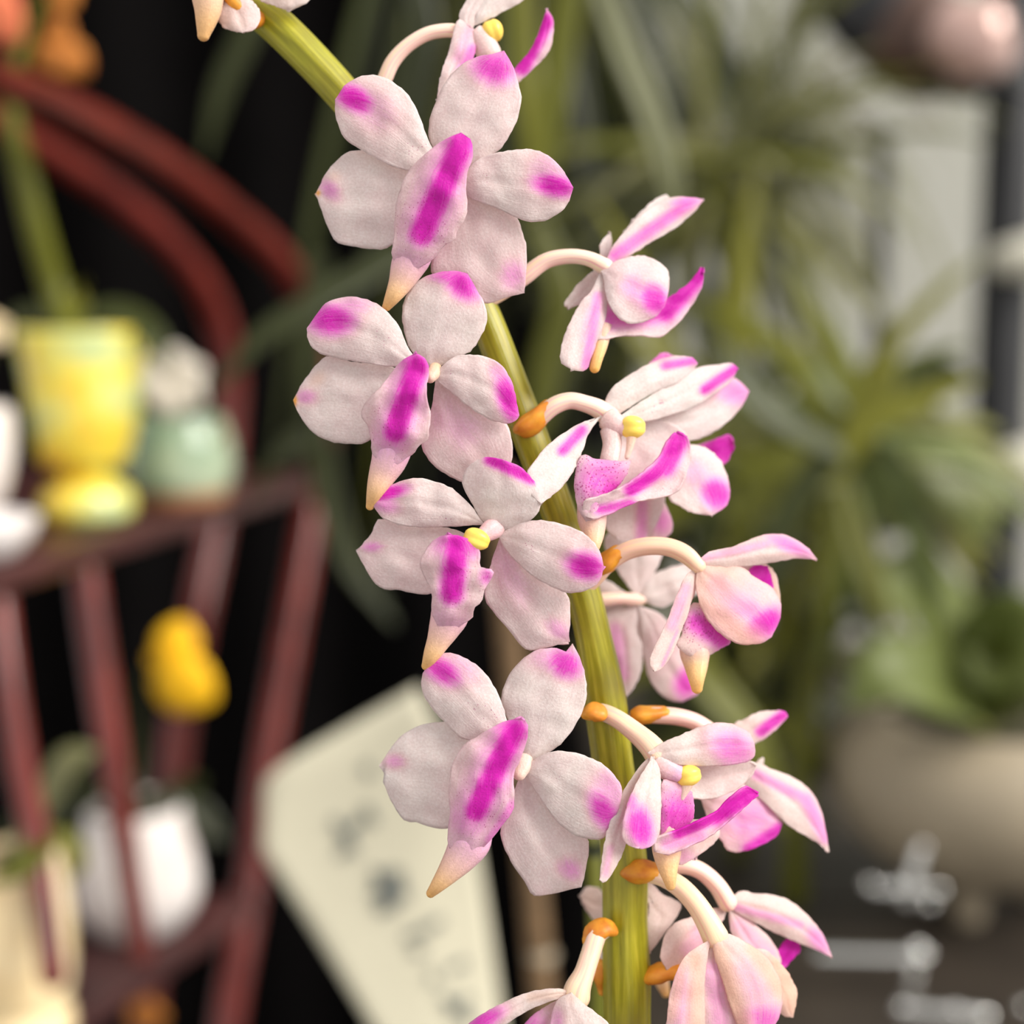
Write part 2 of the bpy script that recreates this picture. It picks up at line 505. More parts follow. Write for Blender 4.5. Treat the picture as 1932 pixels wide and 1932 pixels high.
b.petal('petal', [(820, 706), (834, 690), (858, 673), (884, 669), (914, 672), (940, 684), (958, 704), (970, 734), (976, 763), (980, 784), (973, 794), (955, 799), (928, 793), (905, 781), (878, 763), (855, 743), (831, 724)], 9, 4, 2, -18, 14,
        mag=[(960, 752, 20, 44, -18, 0.95), (945, 710, 20, 30, -30, 0.3)], dots=[(865, 705, 28, 10, 10, 0.7)], pink=0.07)
b.tube('column', [(822, 694, -8, 12), (818, 704, 8, 13), (812, 712, 18, 11)], SPUR, warm=(0.5, 0.3))
b.petal('lip', [(732, 888), (703, 856), (700, 834), (695, 808), (683, 790), (681, 774), (695, 752), (719, 728), (742, 698), (760, 678), (785, 666), (804, 678), (810, 704), (804, 737), (807, 763), (813, 778), (810, 808), (806, 831), (790, 841), (777, 858)], 10, 24, 60, -28, 26,
        mag=[('s', 787, 690, 745, 815, 22, 1.0), ('s', 787, 685, 742, 825, 38, 0.3), (738, 865, 50, 40, 0, 0.15), (784, 684, 30, 26, 0, 0.66)], dots=[(745, 810, 75, 70, 0, 0.6)], pink=0.13, wave=4, nv=25)
b.tube('spur', [(744, 805, 2, 24), (740, 842, 4, 37), (734, 868, 6, 34), (722, 895, 10, 27), (709, 925, 18, 18), (698, 955, 10, 8)], SPUR, mag=(0.42, 0), warm=(-0.25, 1.0), label='peach spur with yellow tip')

# flower C -------------------------------------------------------------------------------
c = Flower(930, 1005, 8, 'open blossom facing the viewer, third from the top, yellow anther showing', (0.10, -0.04))
c.petal('sepal', [(890, 1012), (843, 995), (785, 994), (718, 979), (701, 1006), (672, 1040), (686, 1066), (701, 1092), (721, 1110), (756, 1114), (811, 1120), (860, 1080)], 5, -14, -28, -18, 12,
        mag=[(702, 1032, 20, 9, 0, 0.36)], pink=0.09)
c.petal('sepal', [(942, 1016), (984, 1046), (1016, 1074), (1050, 1100), (1069, 1119), (1076, 1145), (1075, 1182), (1073, 1212), (1052, 1217), (1025, 1224), (999, 1228), (982, 1217), (965, 1194), (939, 1165), (915, 1130), (920, 1085)], 7, -16, -30, -18, 16,
        mag=[(1054, 1188, 26, 16, 30, 0.22), (960, 1080, 30, 70, -25, 0.16)], pink=0.1)
c.petal('sepal', [(930, 1002), (905, 977), (892, 953), (878, 927), (872, 908), (878, 887), (895, 871), (918, 862), (947, 866), (982, 881), (1002, 901), (1017, 921), (1021, 948), (1011, 974), (988, 987), (960, 998)], 8, 0, 34, -26, 14,
        mag=[('s', 925, 866, 1002, 902, 12, 0.95)], pink=0.05)
c.petal('petal', [(915, 990), (895, 962), (872, 936), (843, 916), (799, 903), (770, 904), (739, 914), (712, 930), (695, 940), (707, 959), (721, 977), (756, 991), (799, 995), (843, 994), (881, 992)], 8, 4, 12, -18, 14,
        mag=[(730, 930, 38, 13, -14, 0.95), (725, 950, 30, 16, 20, 0.35)], dots=[(845, 975, 34, 14, -20, 0.6)], pink=0.07)
c.petal('petal', [(940, 1010), (962, 995), (988, 984), (1014, 981), (1046, 985), (1086, 997), (1115, 1017), (1133, 1043), (1139, 1069), (1133, 1092), (1115, 1110), (1075, 1119), (1040, 1107), (1005, 1087), (973, 1058), (950, 1030)], 8, 4, 26, -22, 14,
        mag=[(1105, 1068, 34, 24, 10, 0.95)], dots=[(990, 1030, 60, 24, 20, 0.4)], pink=0.09)
c.tube('column', [(936, 994, -6, 20), (926, 1000, 12, 20), (912, 1010, 26, 15)], SPUR, warm=(0.08, 0.25), mag=(0.05, 0.25))
c.blob('anther_cap', 901, 1018, 44, 29, 20, 18, 22, ANTHER, label='yellow anther cap')
c.petal('lip', [(838, 1202), (815, 1160), (815, 1133), (813, 1113), (799, 1087), (792, 1061), (805, 1034), (824, 1015), (845, 1008), (872, 1012), (895, 1022), (905, 1040), (906, 1069), (930, 1075), (927, 1092), (915, 1110), (910, 1133), (895, 1148), (888, 1168)], 8, 26, 62, -28, 24,
        mag=[('s', 862, 1024, 852, 1120, 21, 1.0), (865, 1028, 40, 30, 0, 0.62), (848, 1172, 50, 40, 0, 0.15), (918, 1088, 14, 16, 0, 0.45)], dots=[(880, 1110, 70, 60, 0, 0.6)], pink=0.13, wave=4, nv=25)
c.tube('spur', [(856, 1115, 4, 24), (850, 1156, 6, 36), (838, 1186, 10, 30), (826, 1212, 14, 22), (814, 1236, 18, 16), (804, 1256, 12, 9)], SPUR, mag=(0.34, 0), warm=(-0.2, 1.0), label='peach spur with yellow tip')

# flower D -------------------------------------------------------------------------------
d = Flower(988, 1445, 4, 'open blossom facing the viewer, lowest of the four', (0.10, -0.04))
d.petal('sepal', [(997, 1445), (970, 1390), (957, 1354), (945, 1322), (954, 1287), (974, 1255), (1006, 1230), (1038, 1222), (1060, 1226), (1064, 1233), (1080, 1214), (1093, 1238), (1104, 1272), (1107, 1310), (1099, 1342), (1078, 1380), (1052, 1409), (1015, 1432)], 10, -14, -34, -22, 16,
        mag=[(1066, 1252, 34, 26, 30, 0.8), (1045, 1240, 50, 30, 0, 0.26)], pink=0.03)
d.petal('sepal', [(930, 1430), (880, 1388), (848, 1364), (818, 1364), (786, 1371), (757, 1388), (735, 1415), (715, 1445), (727, 1464), (722, 1472), (736, 1507), (760, 1546), (786, 1552), (815, 1561), (847, 1562), (900, 1520)], 7, -14, -32, -22, 14,
        mag=[(745, 1436, 20, 14, 0, 0.3)], pink=0.03)
d.petal('sepal', [(985, 1455), (1012, 1470), (1040, 1508), (1070, 1545), (1096, 1570), (1111, 1586), (1109, 1620), (1103, 1650), (1097, 1674), (1067, 1680), (1038, 1688), (1006, 1690), (991, 1664), (968, 1632), (948, 1591), (945, 1557), (962, 1510)], 8, -14, -30, -20, 14,
        mag=[(1075, 1640, 24, 18, 30, 0.3)], pink=0.08)
d.petal('petal', [(968, 1400), (951, 1339), (933, 1296), (910, 1264), (881, 1243), (846, 1231), (817, 1241), (806, 1256), (796, 1277), (797, 1307), (817, 1339), (844, 1368), (873, 1394), (920, 1402)], 7, 4, 6, -22, 14,
        mag=[(835, 1266, 38, 22, 30, 0.8), (870, 1260, 50, 30, 30, 0.2)], dots=[(915, 1345, 50, 34, 40, 0.55)], pink=0.06)
d.petal('petal', [(985, 1450), (1009, 1432), (1032, 1420), (1061, 1417), (1096, 1423), (1136, 1441), (1162, 1467), (1174, 1490), (1168, 1525), (1154, 1559), (1136, 1583), (1107, 1583), (1076, 1571), (1044, 1542), (1018, 1504), (997, 1472)], 8, 4, 22, -22, 14,
        mag=[(1140, 1530, 24, 40, -30, 0.75), (1150, 1500, 40, 50, 0, 0.3)], dots=[(1050, 1465, 45, 24, 20, 0.35)], pink=0.04)
d.tube('column', [(990, 1432, -8, 16), (986, 1446, 8, 16), (980, 1460, 20, 13)], SPUR, warm=(0.25, 0.3))
d.petal('lip', [(872, 1634), (845, 1590), (849, 1536), (846, 1507), (849, 1461), (858, 1429), (878, 1403), (916, 1380), (951, 1361), (982, 1355), (996, 1366), (994, 1397), (983, 1432), (969, 1461), (970, 1490), (970, 1513), (968, 1530), (945, 1562), (920, 1592)], 9, 24, 62, -30, 26,
        mag=[('s', 970, 1378, 898, 1530, 22, 1.0), ('s', 970, 1378, 890, 1545, 40, 0.32), (880, 1600, 50, 50, 0, 0.15), (968, 1380, 34, 30, 0, 0.66), ('s', 968, 1520, 925, 1585, 12, 0.4)], dots=[(915, 1520, 85, 90, 0, 0.6)], pink=0.13, wave=4, nv=25)
d.tube('spur', [(898, 1545, 2, 30), (888, 1584, 4, 40), (871, 1614, 10, 33), (848, 1644, 18, 23), (828, 1668, 22, 15), (813, 1685, 16, 9)], SPUR, mag=(0.36, 0), warm=(-0.2, 1.0), label='peach spur with yellow tip')
d.tube('bract', [(1110, 1346, -66, 14), (1118, 1344, -60, 18), (1130, 1346, -58, 17)], BRACT, rs=True)

# flower E: side view, upper right ---------------------------------------------------------
e = Flower(1140, 500, -100, 'side-on blossom on a pale curved stalk, uppermost beside the stem', (-0.45, 0.15))
e.tube('pedicel', [(915, 572, -20, 13), (950, 550, -14, 15), (990, 522, -8, 16), (1030, 493, -4, 15), (1075, 484, 0, 14), (1112, 489, 2, 14), (1142, 504, 4, 16)], PEDICEL, ridges=5, ridge=0.06)
e.petal('sepal', [(1142, 498), (1131, 474), (1136, 453), (1152, 438), (1155, 456), (1152, 480)], 3, -40, -50, -4, 4, pink=0.02)
e.petal('petal', [(1160, 470), (1171, 446), (1206, 403), (1238, 375), (1257, 366), (1262, 378), (1222, 408), (1185, 448)], 4, -40, -50, -4, 4, pink=0.02)
e.petal('sepal', [(1138, 500), (1105, 522), (1069, 565), (1072, 584), (1098, 572), (1128, 545)], 3, -40, -60, -4, 4, pink=0.02)
e.petal('sepal', [(1140, 505), (1146, 485), (1157, 463), (1185, 428), (1220, 396), (1252, 377), (1284, 370), (1329, 376), (1305, 405), (1270, 433), (1227, 458), (1192, 481), (1161, 500)], 7, 0, 10, -16, 8,
        mag=[('s', 1160, 482, 1300, 383, 13, 0.55), (1294, 382, 30, 12, -10, 0.55)], pink=0.03)
e.petal('sepal', [(1136, 506), (1115, 548), (1094, 572), (1069, 621), (1057, 664), (1059, 685), (1078, 697), (1104, 699), (1115, 678), (1129, 639), (1143, 600), (1146, 548)], 6, 6, 14, -16, 10,
        mag=[('s', 1128, 560, 1106, 690, 11, 0.42), ('s', 1120, 590, 1110, 640, 18, 0.22)], pink=0.05)
e.petal('lip', [(1128, 640), (1136, 600), (1145, 560), (1190, 585), (1240, 580), (1260, 563), (1298, 537), (1315, 519), (1325, 505), (1328, 526), (1312, 565), (1291, 597), (1266, 621), (1241, 637), (1213, 632), (1185, 632), (1157, 637)], 8, 8, 20, 10, -8,
        mag=[('s', 1324, 512, 1255, 590, 18, 0.95), ('s', 1255, 590, 1150, 600, 22, 0.5)], pink=0.13, wave=3)
e.tube('spur', [(1138, 615, -12, 18), (1133, 650, -6, 14), (1127, 675, 8, 11), (1122, 694, 8, 10)], SPUR, warm=(0.3, 1.0), label='orange spur')
e.petal('petal', [(1136, 510), (1157, 495), (1178, 486), (1213, 482), (1241, 493), (1259, 509), (1263, 537), (1259, 562), (1249, 586), (1220, 606), (1189, 610), (1164, 597), (1146, 569), (1140, 537)], 7, 14, 50, -24, 16,
        mag=[(1235, 565, 30, 24, 50, 0.9), ('s', 1190, 540, 1235, 575, 26, 0.3), (1200, 530, 60, 40, 30, 0.12)], pink=0.04)

# flower G: behind F, only pieces of it show ------------------------------------------------
g = Flower(1215, 930, -230, 'blurred pale blossom half hidden behind its neighbour', (-0.4, 0.1))
g.petal('sepal', [(1200, 880), (1160, 930), (1143, 985), (1151, 1008), (1172, 1022), (1200, 1022), (1221, 1011), (1240, 985), (1256, 935), (1235, 900)], 4, 30, 40, -16, 8, mag=[('s', 1212, 950, 1210, 1015, 12, 0.32)], pink=0.06)
g.petal('petal', [(1215, 880), (1205, 950), (1220, 1010), (1232, 1030), (1262, 1010), (1270, 990), (1262, 965), (1240, 920)], 3, 10, 0, -10, 6, mag=[(1250, 985, 22, 26, 0, 0.36)], pink=0.07)
g.petal('lip', [(1275, 880), (1300, 850), (1322, 840), (1350, 830), (1375, 821), (1383, 840), (1378, 860), (1363, 876), (1330, 880)], 5, 20, 40, 12, -4, mag=[(1360, 848, 46, 34, -20, 0.95)], pink=0.1)

# flower F: opened sideways with a yellow anther -------------------------------------------
f = Flower(1160, 800, -78, 'open blossom turned aside with round yellow anther, upper of two such', (-0.45, 0.18))
f.tube('bract', [(976, 812, -26, 10), (990, 806, -10, 21), (1012, 790, -2, 20), (1034, 768, 0, 15)], BRACT)
f.tube('pedicel', [(998, 812, -14, 14), (1020, 788, -4, 16), (1045, 766, 2, 17), (1075, 756, 2, 16), (1105, 762, 0, 16), (1130, 772, -4, 18), (1150, 788, -8, 20)], PEDICEL, ridges=5, ridge=0.06)
f.petal('sepal', [(1240, 720), (1222, 692), (1240, 672), (1254, 664), (1272, 673), (1275, 700)], 3, -50, -50, -6, 4, mag=[(1250, 676, 30, 16, 0, 0.5)], pink=0.1)
f.petal('petal', [(1215, 800), (1260, 770), (1320, 745), (1375, 716), (1391, 715), (1414, 738), (1396, 773), (1368, 801), (1340, 819), (1305, 832), (1262, 825)], 5, -36, -40, -16, 10, mag=[(1388, 740, 40, 26, 10, 0.42)], pink=0.05)
f.petal('petal', [(1278, 850), (1298, 838), (1329, 843), (1350, 858), (1365, 878), (1377, 917), (1372, 952), (1344, 973), (1305, 968), (1277, 952), (1263, 938), (1262, 900)], 7, -26, -10, -20, 12,
        mag=[(1352, 932, 32, 26, 50, 0.88), ('s', 1310, 890, 1350, 930, 30, 0.22)], pink=0.04)
f.petal('sepal', [(1150, 800), (1170, 790), (1210, 785), (1252, 792), (1287, 811), (1301, 840), (1300, 875), (1280, 915), (1230, 940), (1171, 934), (1140, 870)], 6, -30, -10, 26, -16, pink=0.05, mag=[(1200, 900, 60, 50, 0, 0.08)])
f.petal('sepal', [(1130, 790), (1150, 738), (1178, 713), (1220, 688), (1250, 675), (1277, 671), (1305, 674), (1317, 686), (1305, 702), (1277, 722), (1234, 741), (1203, 759), (1165, 782)], 7, 0, 16, -20, 12,
        mag=[('s', 1255, 690, 1310, 680, 9, 0.62), (1250, 672, 30, 9, -14, 0.3)], pink=0.03)
f.petal('petal', [(1165, 788), (1185, 774), (1206, 759), (1259, 727), (1312, 695), (1354, 687), (1382, 685), (1392, 697), (1379, 720), (1347, 745), (1312, 766), (1270, 782), (1220, 795), (1185, 796)], 7, 4, 10, -16, 10,
        mag=[('s', 1330, 735, 1388, 695, 10, 0.8)], dots=[(1240, 765, 40, 14, -20, 0.7)], pink=0.03)
f.petal('sepal', [(1135, 785), (1100, 796), (1076, 808), (1030, 843), (1002, 878), (993, 895), (1004, 935), (1022, 950), (1051, 928), (1076, 899), (1097, 857), (1110, 819)], 7, 6, 30, -16, 10,
        mag=[('s', 1062, 850, 1098, 812, 11, 0.72)], pink=0.03)
f.tube('column', [(1146, 790, 0, 22), (1160, 800, 14, 22), (1176, 807, 26, 16)], SPUR, mag=(0.0, 0.12), warm=(0.14, 0.12))
f.tube('column_foot', [(1152, 812, 4, 20), (1155, 838, 12, 18), (1150, 866, 14, 18)], SPUR, mag=(0.0, 0.0), warm=(0.05, 0.1))
f.tube('rostellum', [(1192, 822, 38, 10), (1188, 845, 36, 7), (1183, 862, 34, 5)], SPUR, warm=(0.4, 0.2))
f.blob('anther_cap', 1196, 806, 40, 27, 22, 22, 0, ANTHER, label='yellow anther cap')
f.petal('lip', [(1106, 985), (1090, 960), (1083, 915), (1088, 878), (1099, 857), (1120, 864), (1143, 868), (1168, 870), (1191, 868), (1186, 888), (1175, 908), (1157, 930), (1145, 960), (1130, 985)], 8, 10, 40, -34, 16,
        mag=[(1135, 910, 46, 48, 0, 0.5), (1150, 925, 30, 20, -30, 0.72)], dots=[(1130, 905, 80, 80, 0, 0.85)], pink=0.14, nv=23)
f.petal('lip_blade', [(1100, 972), (1102, 948), (1136, 935), (1171, 921), (1213, 892), (1245, 861), (1259, 833), (1277, 817), (1298, 828), (1302, 868), (1291, 903), (1277, 928), (1249, 938), (1206, 945), (1157, 966), (1120, 978)], 7, 22, 56, 14, 10,
        mag=[('s', 1280, 830, 1255, 880, 18, 0.95), ('s', 1255, 880, 1190, 925, 12, 0.95), ('s', 1190, 950, 1130, 962, 10, 0.6)], dots=[(1260, 920, 40, 26, -30, 0.4)], pink=0.14, wave=4)
f.tube('spur', [(1116, 930, -14, 26), (1117, 975, -10, 28), (1119, 1005, -4, 22), (1118, 1030, 8, 15), (1116, 1045, 6, 9)], SPUR, mag=(0.16, 0), warm=(0.05, 0.75), label='pale peach spur')

# flower I: back of a pale blossom behind the stem ------------------------------------------
i_ = Flower(1203, 1132, -290, 'pale blossom seen from behind, beyond the stem', (-0.3, 0.0))
i_.tube('pedicel', [(1075, 1140, 40, 14), (1127, 1133, 42, 14), (1165, 1129, 30, 12), (1196, 1131, 6, 12), (1210, 1133, -14, 9)], PEDICEL, ridges=5, ridge=0.06)
i_.petal('sepal', [(1203, 1128), (1165, 1078), (1140, 1030), (1150, 1005), (1190, 998), (1230, 1006), (1256, 1018), (1246, 1058), (1228, 1095)], 4, -10, -20, -16, 8, pink=0.06)
i_.petal('petal', [(1200, 1130), (1170, 1110), (1135, 1090), (1100, 1098), (1085, 1118), (1100, 1150), (1150, 1152)], 4, -14, -20, -12, 6, pink=0.05)
i_.petal('petal', [(1205, 1132), (1227, 1089), (1265, 1070), (1302, 1064), (1330, 1075), (1340, 1100), (1310, 1125), (1275, 1135), (1248, 1147)], 5, -8, -14, -18, 8, pink=0.04)
i_.petal('sepal', [(1203, 1140), (1150, 1150), (1135, 1178), (1149, 1229), (1164, 1285), (1178, 1319), (1200, 1291), (1213, 1251), (1213, 1195)], 5, -4, -10, -16, 10, mag=[('s', 1160, 1190, 1172, 1270, 18, 0.28)], pink=0.06)
i_.petal('sepal', [(1205, 1142), (1248, 1160), (1289, 1216), (1308, 1265), (1317, 1310), (1283, 1325), (1254, 1315), (1232, 1294), (1219, 1264), (1211, 1205)], 4, 0, -6, -18, 10, mag=[(1296, 1288, 24, 30, 20, 0.7), (1250, 1220, 40, 50, 0, 0.1)], pink=0.06)

# flower H: nodding cupped blossom -----------------------------------------------------------
h = Flower(1315, 1065, -60, 'nodding cupped blossom with a long arched stalk', (-0.45, 0.1))
h.peach = 0.15
h.tube('bract', [(1128, 1084, -40, 10), (1142, 1066, -32, 19), (1160, 1050, -28, 18), (1178, 1040, -26, 14)], BRACT_BROWN)
h.tube('pedicel', [(1105, 1110, -54, 14), (1127, 1087, -44, 15), (1149, 1062, -34, 16), (1181, 1040, -24, 17), (1221, 1030, -14, 17), (1262, 1032, -8, 17), (1294, 1046, -2, 17), (1318, 1068, 4, 14)], PEDICEL, ridges=5, ridge=0.08, warm=(0.35, 0.5), mag=(0.2, 0.15))
h.petal('petal', [(1335, 1075), (1380, 1062), (1420, 1060), (1448, 1066), (1464, 1084), (1472, 1122), (1470, 1150), (1440, 1150), (1390, 1120)], 5, -34, -20, -16, 8, warm=[('s', 1448, 1068, 1472, 1140, 16, 0.32)], pink=0.1)
h.petal('lip_blade', [(1380, 1130), (1405, 1085), (1425, 1066), (1448, 1068), (1458, 1095), (1458, 1118), (1440, 1140)], 3, -24, -8, -8, 4, mag=[(1438, 1092, 34, 40, 0, 1.0)], pink=0.2)
h.petal('lip', [(1312, 1245), (1278, 1221), (1286, 1195), (1296, 1160), (1306, 1138), (1322, 1140), (1340, 1165), (1378, 1208), (1366, 1221), (1338, 1236)], 6, -10, 10, -20, 12, mag=[('s', 1315, 1175, 1362, 1205, 22, 0.7)], dots=[(1315, 1185, 50, 50, 0, 0.85)], pink=0.14)
h.tube('spur', [(1312, 1195, -34, 24), (1311, 1230, -28, 29), (1313, 1255, -20, 23), (1314, 1280, -4, 16), (1315, 1298, -6, 11)], SPUR, mag=(0.25, 0), warm=(0.1, 1.0), label='peach spur with yellow tip')
h.petal('sepal', [(1314, 1070), (1294, 1087), (1275, 1127), (1254, 1181), (1232, 1226), (1226, 1253), (1235, 1267), (1249, 1261), (1265, 1240), (1286, 1191), (1303, 1143), (1314, 1105)], 6, 4, 20, -12, 10, mag=[('s', 1296, 1110, 1268, 1180, 13, 0.26), ('s', 1278, 1190, 1250, 1255, 4, 0.25)], pink=0.06, warm=[('s', 1310, 1090, 1285, 1190, 8, 0.2)])
h.petal('petal', [(1316, 1066), (1356, 1068), (1400, 1070), (1421, 1087), (1456, 1108), (1472, 1135), (1474, 1160), (1466, 1180), (1456, 1202), (1437, 1213), (1405, 1217), (1380, 1210), (1351, 1189), (1326, 1154), (1313, 1111)], 8, 6, 40, -30, 24,
        mag=[(1444, 1176, 36, 24, -30, 0.9), ('s', 1355, 1105, 1435, 1170, 24, 0.34), (1380, 1150, 70, 60, 30, 0.16)], warm=[(1350, 1095, 75, 70, 0, 0.36), ('s', 1325, 1140, 1420, 1215, 30, 0.38)], pink=0.14)
h.petal('sepal', [(1312, 1062), (1340, 1040), (1383, 1031), (1413, 1018), (1442, 1008), (1477, 1008), (1507, 1021), (1526, 1035), (1542, 1056), (1507, 1054), (1472, 1059), (1437, 1065), (1383, 1070), (1343, 1071)], 8, 10, 36, -18, 12,
        mag=[(1492, 1030, 50, 14, 22, 0.5), ('s', 1330, 1052, 1450, 1025, 9, 0.26)], pink=0.06, warm=[('s', 1330, 1068, 1440, 1060, 10, 0.18)])

# flower K: half hidden behind J -------------------------------------------------------------
k = Flower(1360, 1420, -170, 'blossom half hidden behind its neighbour, petals fanning outward', (-0.45, 0.15))
k.peach = 0.14
k.tube('bract', [(1190, 1352, 46, 10), (1206, 1350, 46, 18), (1228, 1348, 42, 16), (1252, 1344, 38, 12)], BRACT)
k.tube('pedicel', [(1185, 1362, 20, 14), (1215, 1350, 38, 15), (1245, 1349, 34, 16), (1278, 1352, 28, 16), (1312, 1362, 20, 16), (1345, 1385, 10, 18)], PEDICEL, ridges=5, ridge=0.06, mag=(0.2, 0.2))
k.petal('sepal', [(1372, 1400), (1384, 1366), (1403, 1357), (1430, 1344), (1462, 1340), (1481, 1342), (1487, 1352), (1468, 1373), (1446, 1392), (1423, 1405), (1395, 1420)], 6, 6, 30, -14, 8, mag=[('s', 1435, 1380, 1478, 1348, 11, 0.85)], warm=[(1395, 1378, 30, 24, 0, 0.2)], pink=0.05)
k.petal('petal', [(1320, 1500), (1380, 1470), (1430, 1500), (1457, 1527), (1477, 1553), (1465, 1577), (1438, 1594), (1398, 1608), (1373, 1604), (1360, 1585), (1340, 1560)], 4, 0, 20, -18, 10, mag=[('s', 1415, 1602, 1470, 1566, 16, 0.75), (1410, 1545, 60, 50, 0, 0.34)], warm=[(1375, 1580, 20, 30, 0, 0.2)], pink=0.14)
k.petal('petal', [(1415, 1462), (1428, 1437), (1442, 1431), (1440, 1442), (1432, 1460)], 2, -10, -14, -4, 2, pink=0.02, nu=12, nv=9)
k.petal('sepal', [(1385, 1450), (1425, 1438), (1457, 1451), (1497, 1467), (1524, 1486), (1543, 1513), (1555, 1548), (1560, 1580), (1565, 1607), (1538, 1588), (1500, 1566), (1470, 1542), (1441, 1513), (1415, 1490)], 8, 10, 40, -20, 14, mag=[('s', 1425, 1460, 1520, 1508, 11, 0.42), ('s', 1520, 1508, 1558, 1580, 14, 0.42)], pink=0.05, warm=[('s', 1450, 1515, 1520, 1572, 12, 0.12)])

# flower J: open sideways, lower --------------------------------------------------------------
j = Flower(1230, 1425, -20, 'open blossom turned aside with round yellow anther, lower of two such', (-0.42, 0.15))
j.peach = 0.08
j.tube('pedicel', [(1118, 1342, -72, 14), (1140, 1344, -58, 16), (1169, 1358, -44, 17), (1201, 1382, -30, 19), (1226, 1404, -16, 22), (1242, 1424, -6, 24)], PEDICEL, ridges=5, ridge=0.08, warm=(0.1, 0.3))
j.petal('sepal', [(1262, 1560), (1282, 1600), (1282, 1632), (1309, 1620), (1336, 1601), (1357, 1578), (1352, 1560), (1310, 1545)], 3, -24, -20, -10, 6, mag=[(1290, 1615, 24, 16, 0, 0.22)], warm=[(1330, 1590, 40, 20, -40, 0.2)], pink=0.1)
j.petal('petal', [(1235, 1440), (1290, 1432), (1360, 1432), (1411, 1436), (1426, 1446), (1416, 1464), (1390, 1488), (1363, 1502), (1330, 1508), (1300, 1502), (1262, 1478)], 4, -16, 10, 18, -10, pink=0.04)
j.petal('sepal', [(1228, 1425), (1208, 1445), (1180, 1486), (1161, 1523), (1145, 1569), (1135, 1623), (1131, 1660), (1142, 1666), (1163, 1636), (1180, 1596), (1195, 1545), (1212, 1488), (1230, 1448)], 6, 2, 12, -12, 8, mag=[('s', 1152, 1600, 1142, 1650, 8, 0.24)], pink=0.04, warm=[('s', 1210, 1450, 1170, 1520, 12, 0.16)])
j.petal('lip', [(1245, 1600), (1246, 1560), (1244, 1510), (1250, 1472), (1270, 1474), (1290, 1482), (1306, 1494), (1310, 1520), (1308, 1545), (1290, 1566), (1270, 1590)], 6, 8, 26, -16, 10, mag=[(1278, 1545, 40, 46, 0, 0.62)], dots=[(1275, 1535, 50, 60, 0, 0.7)], pink=0.22)
j.tube('column', [(1238, 1436, -2, 24), (1256, 1448, 10, 23), (1276, 1458, 20, 17)], SPUR, mag=(0.0, 0.4), warm=(0.15, 0.05))
j.tube('rostellum', [(1297, 1478, 26, 12), (1291, 1494, 24, 8), (1287, 1506, 22, 5)], SPUR, warm=(0.35, 0.2))
j.blob('anther_cap', 1301, 1463, 30, 27, 20, 20, -12, ANTHER, label='yellow anther cap')
j.tube('spur', [(1258, 1560, -6, 24), (1258, 1602, -2, 28), (1260, 1636, 8, 20), (1263, 1656, 16, 14), (1265, 1670, 14, 10)], SPUR, mag=(0.1, 0), warm=(0.25, 0.85), label='peach spur')
j.petal('lip_blade', [(1238, 1608), (1236, 1585), (1250, 1578), (1282, 1566), (1322, 1548), (1355, 1531), (1372, 1512), (1403, 1486), (1416, 1487), (1430, 1498), (1403, 1524), (1371, 1550), (1336, 1578), (1303, 1594), (1279, 1604), (1258, 1612)], 9, 30, 60, 14, 8,
        mag=[('s', 1280, 1570, 1350, 1538, 14, 0.95), ('s', 1350, 1538, 1424, 1494, 19, 0.95), ('s', 1260, 1592, 1320, 1575, 14, 0.3)], pink=0.18, wave=3)
j.petal('petal', [(1232, 1428), (1215, 1452), (1202, 1474), (1186, 1510), (1174, 1556), (1176, 1585), (1193, 1599), (1212, 1602), (1231, 1596), (1244, 1575), (1248, 1529), (1247, 1472), (1243, 1445)], 7, 20, 56, -18, 14,
        mag=[(1208, 1560, 24, 40, -14, 0.88), ('s', 1190, 1510, 1205, 1560, 14, 0.5)], pink=0.05, warm=[(1225, 1470, 24, 40, 0, 0.12)])
j.petal('sepal', [(1222, 1420), (1252, 1400), (1285, 1386), (1322, 1370), (1355, 1363), (1384, 1366), (1411, 1381), (1424, 1402), (1422, 1430), (1384, 1443), (1322, 1446), (1268, 1441), (1240, 1436)], 7, 14, 56, -26, 18,
        mag=[(1382, 1412, 44, 34, 20, 0.5), ('s', 1350, 1390, 1400, 1400, 30, 0.2)], pink=0.04)

# flower M: behind the drooping one ----------------------------------------------------------
m_ = Flower(1374, 1710, -150, 'drooping blossom tucked behind the peach one at the bottom', (-0.45, 0.15))
m_.peach = 0.15
m_.tube('pedicel', [(1215, 1652, 10, 14), (1250, 1636, 20, 15), (1288, 1632, 18, 16), (1322, 1643, 14, 16), (1352, 1670, 8, 17), (1372, 1702, 4, 18)], PEDICEL, ridges=5, ridge=0.06, mag=(0.1, 0.1))
m_.petal('petal', [(1230, 1700), (1205, 1690), (1224, 1664), (1251, 1687), (1285, 1706), (1270, 1740), (1243, 1775), (1225, 1800), (1210, 1760)], 7, -60, -60, -10, 6, pink=0.05, warm=[(1230, 1690, 20, 20, 0, 0.14)])
m_.petal('lip', [(1440, 1820), (1469, 1794), (1479, 1780), (1488, 1773), (1500, 1773), (1509, 1780), (1508, 1796), (1492, 1814), (1477, 1828)], 4, -20, -6, 8, -2, mag=[(1486, 1796, 40, 40, 0, 1.0)], pink=0.2)
m_.petal('sepal', [(1374, 1712), (1345, 1714), (1320, 1725), (1274, 1741), (1252, 1770), (1247, 1806), (1258, 1830), (1290, 1830), (1325, 1790), (1360, 1745)], 6, -10, 4, -18, 10, mag=[('s', 1330, 1745, 1300, 1790, 20, 0.2)], pink=0.08)
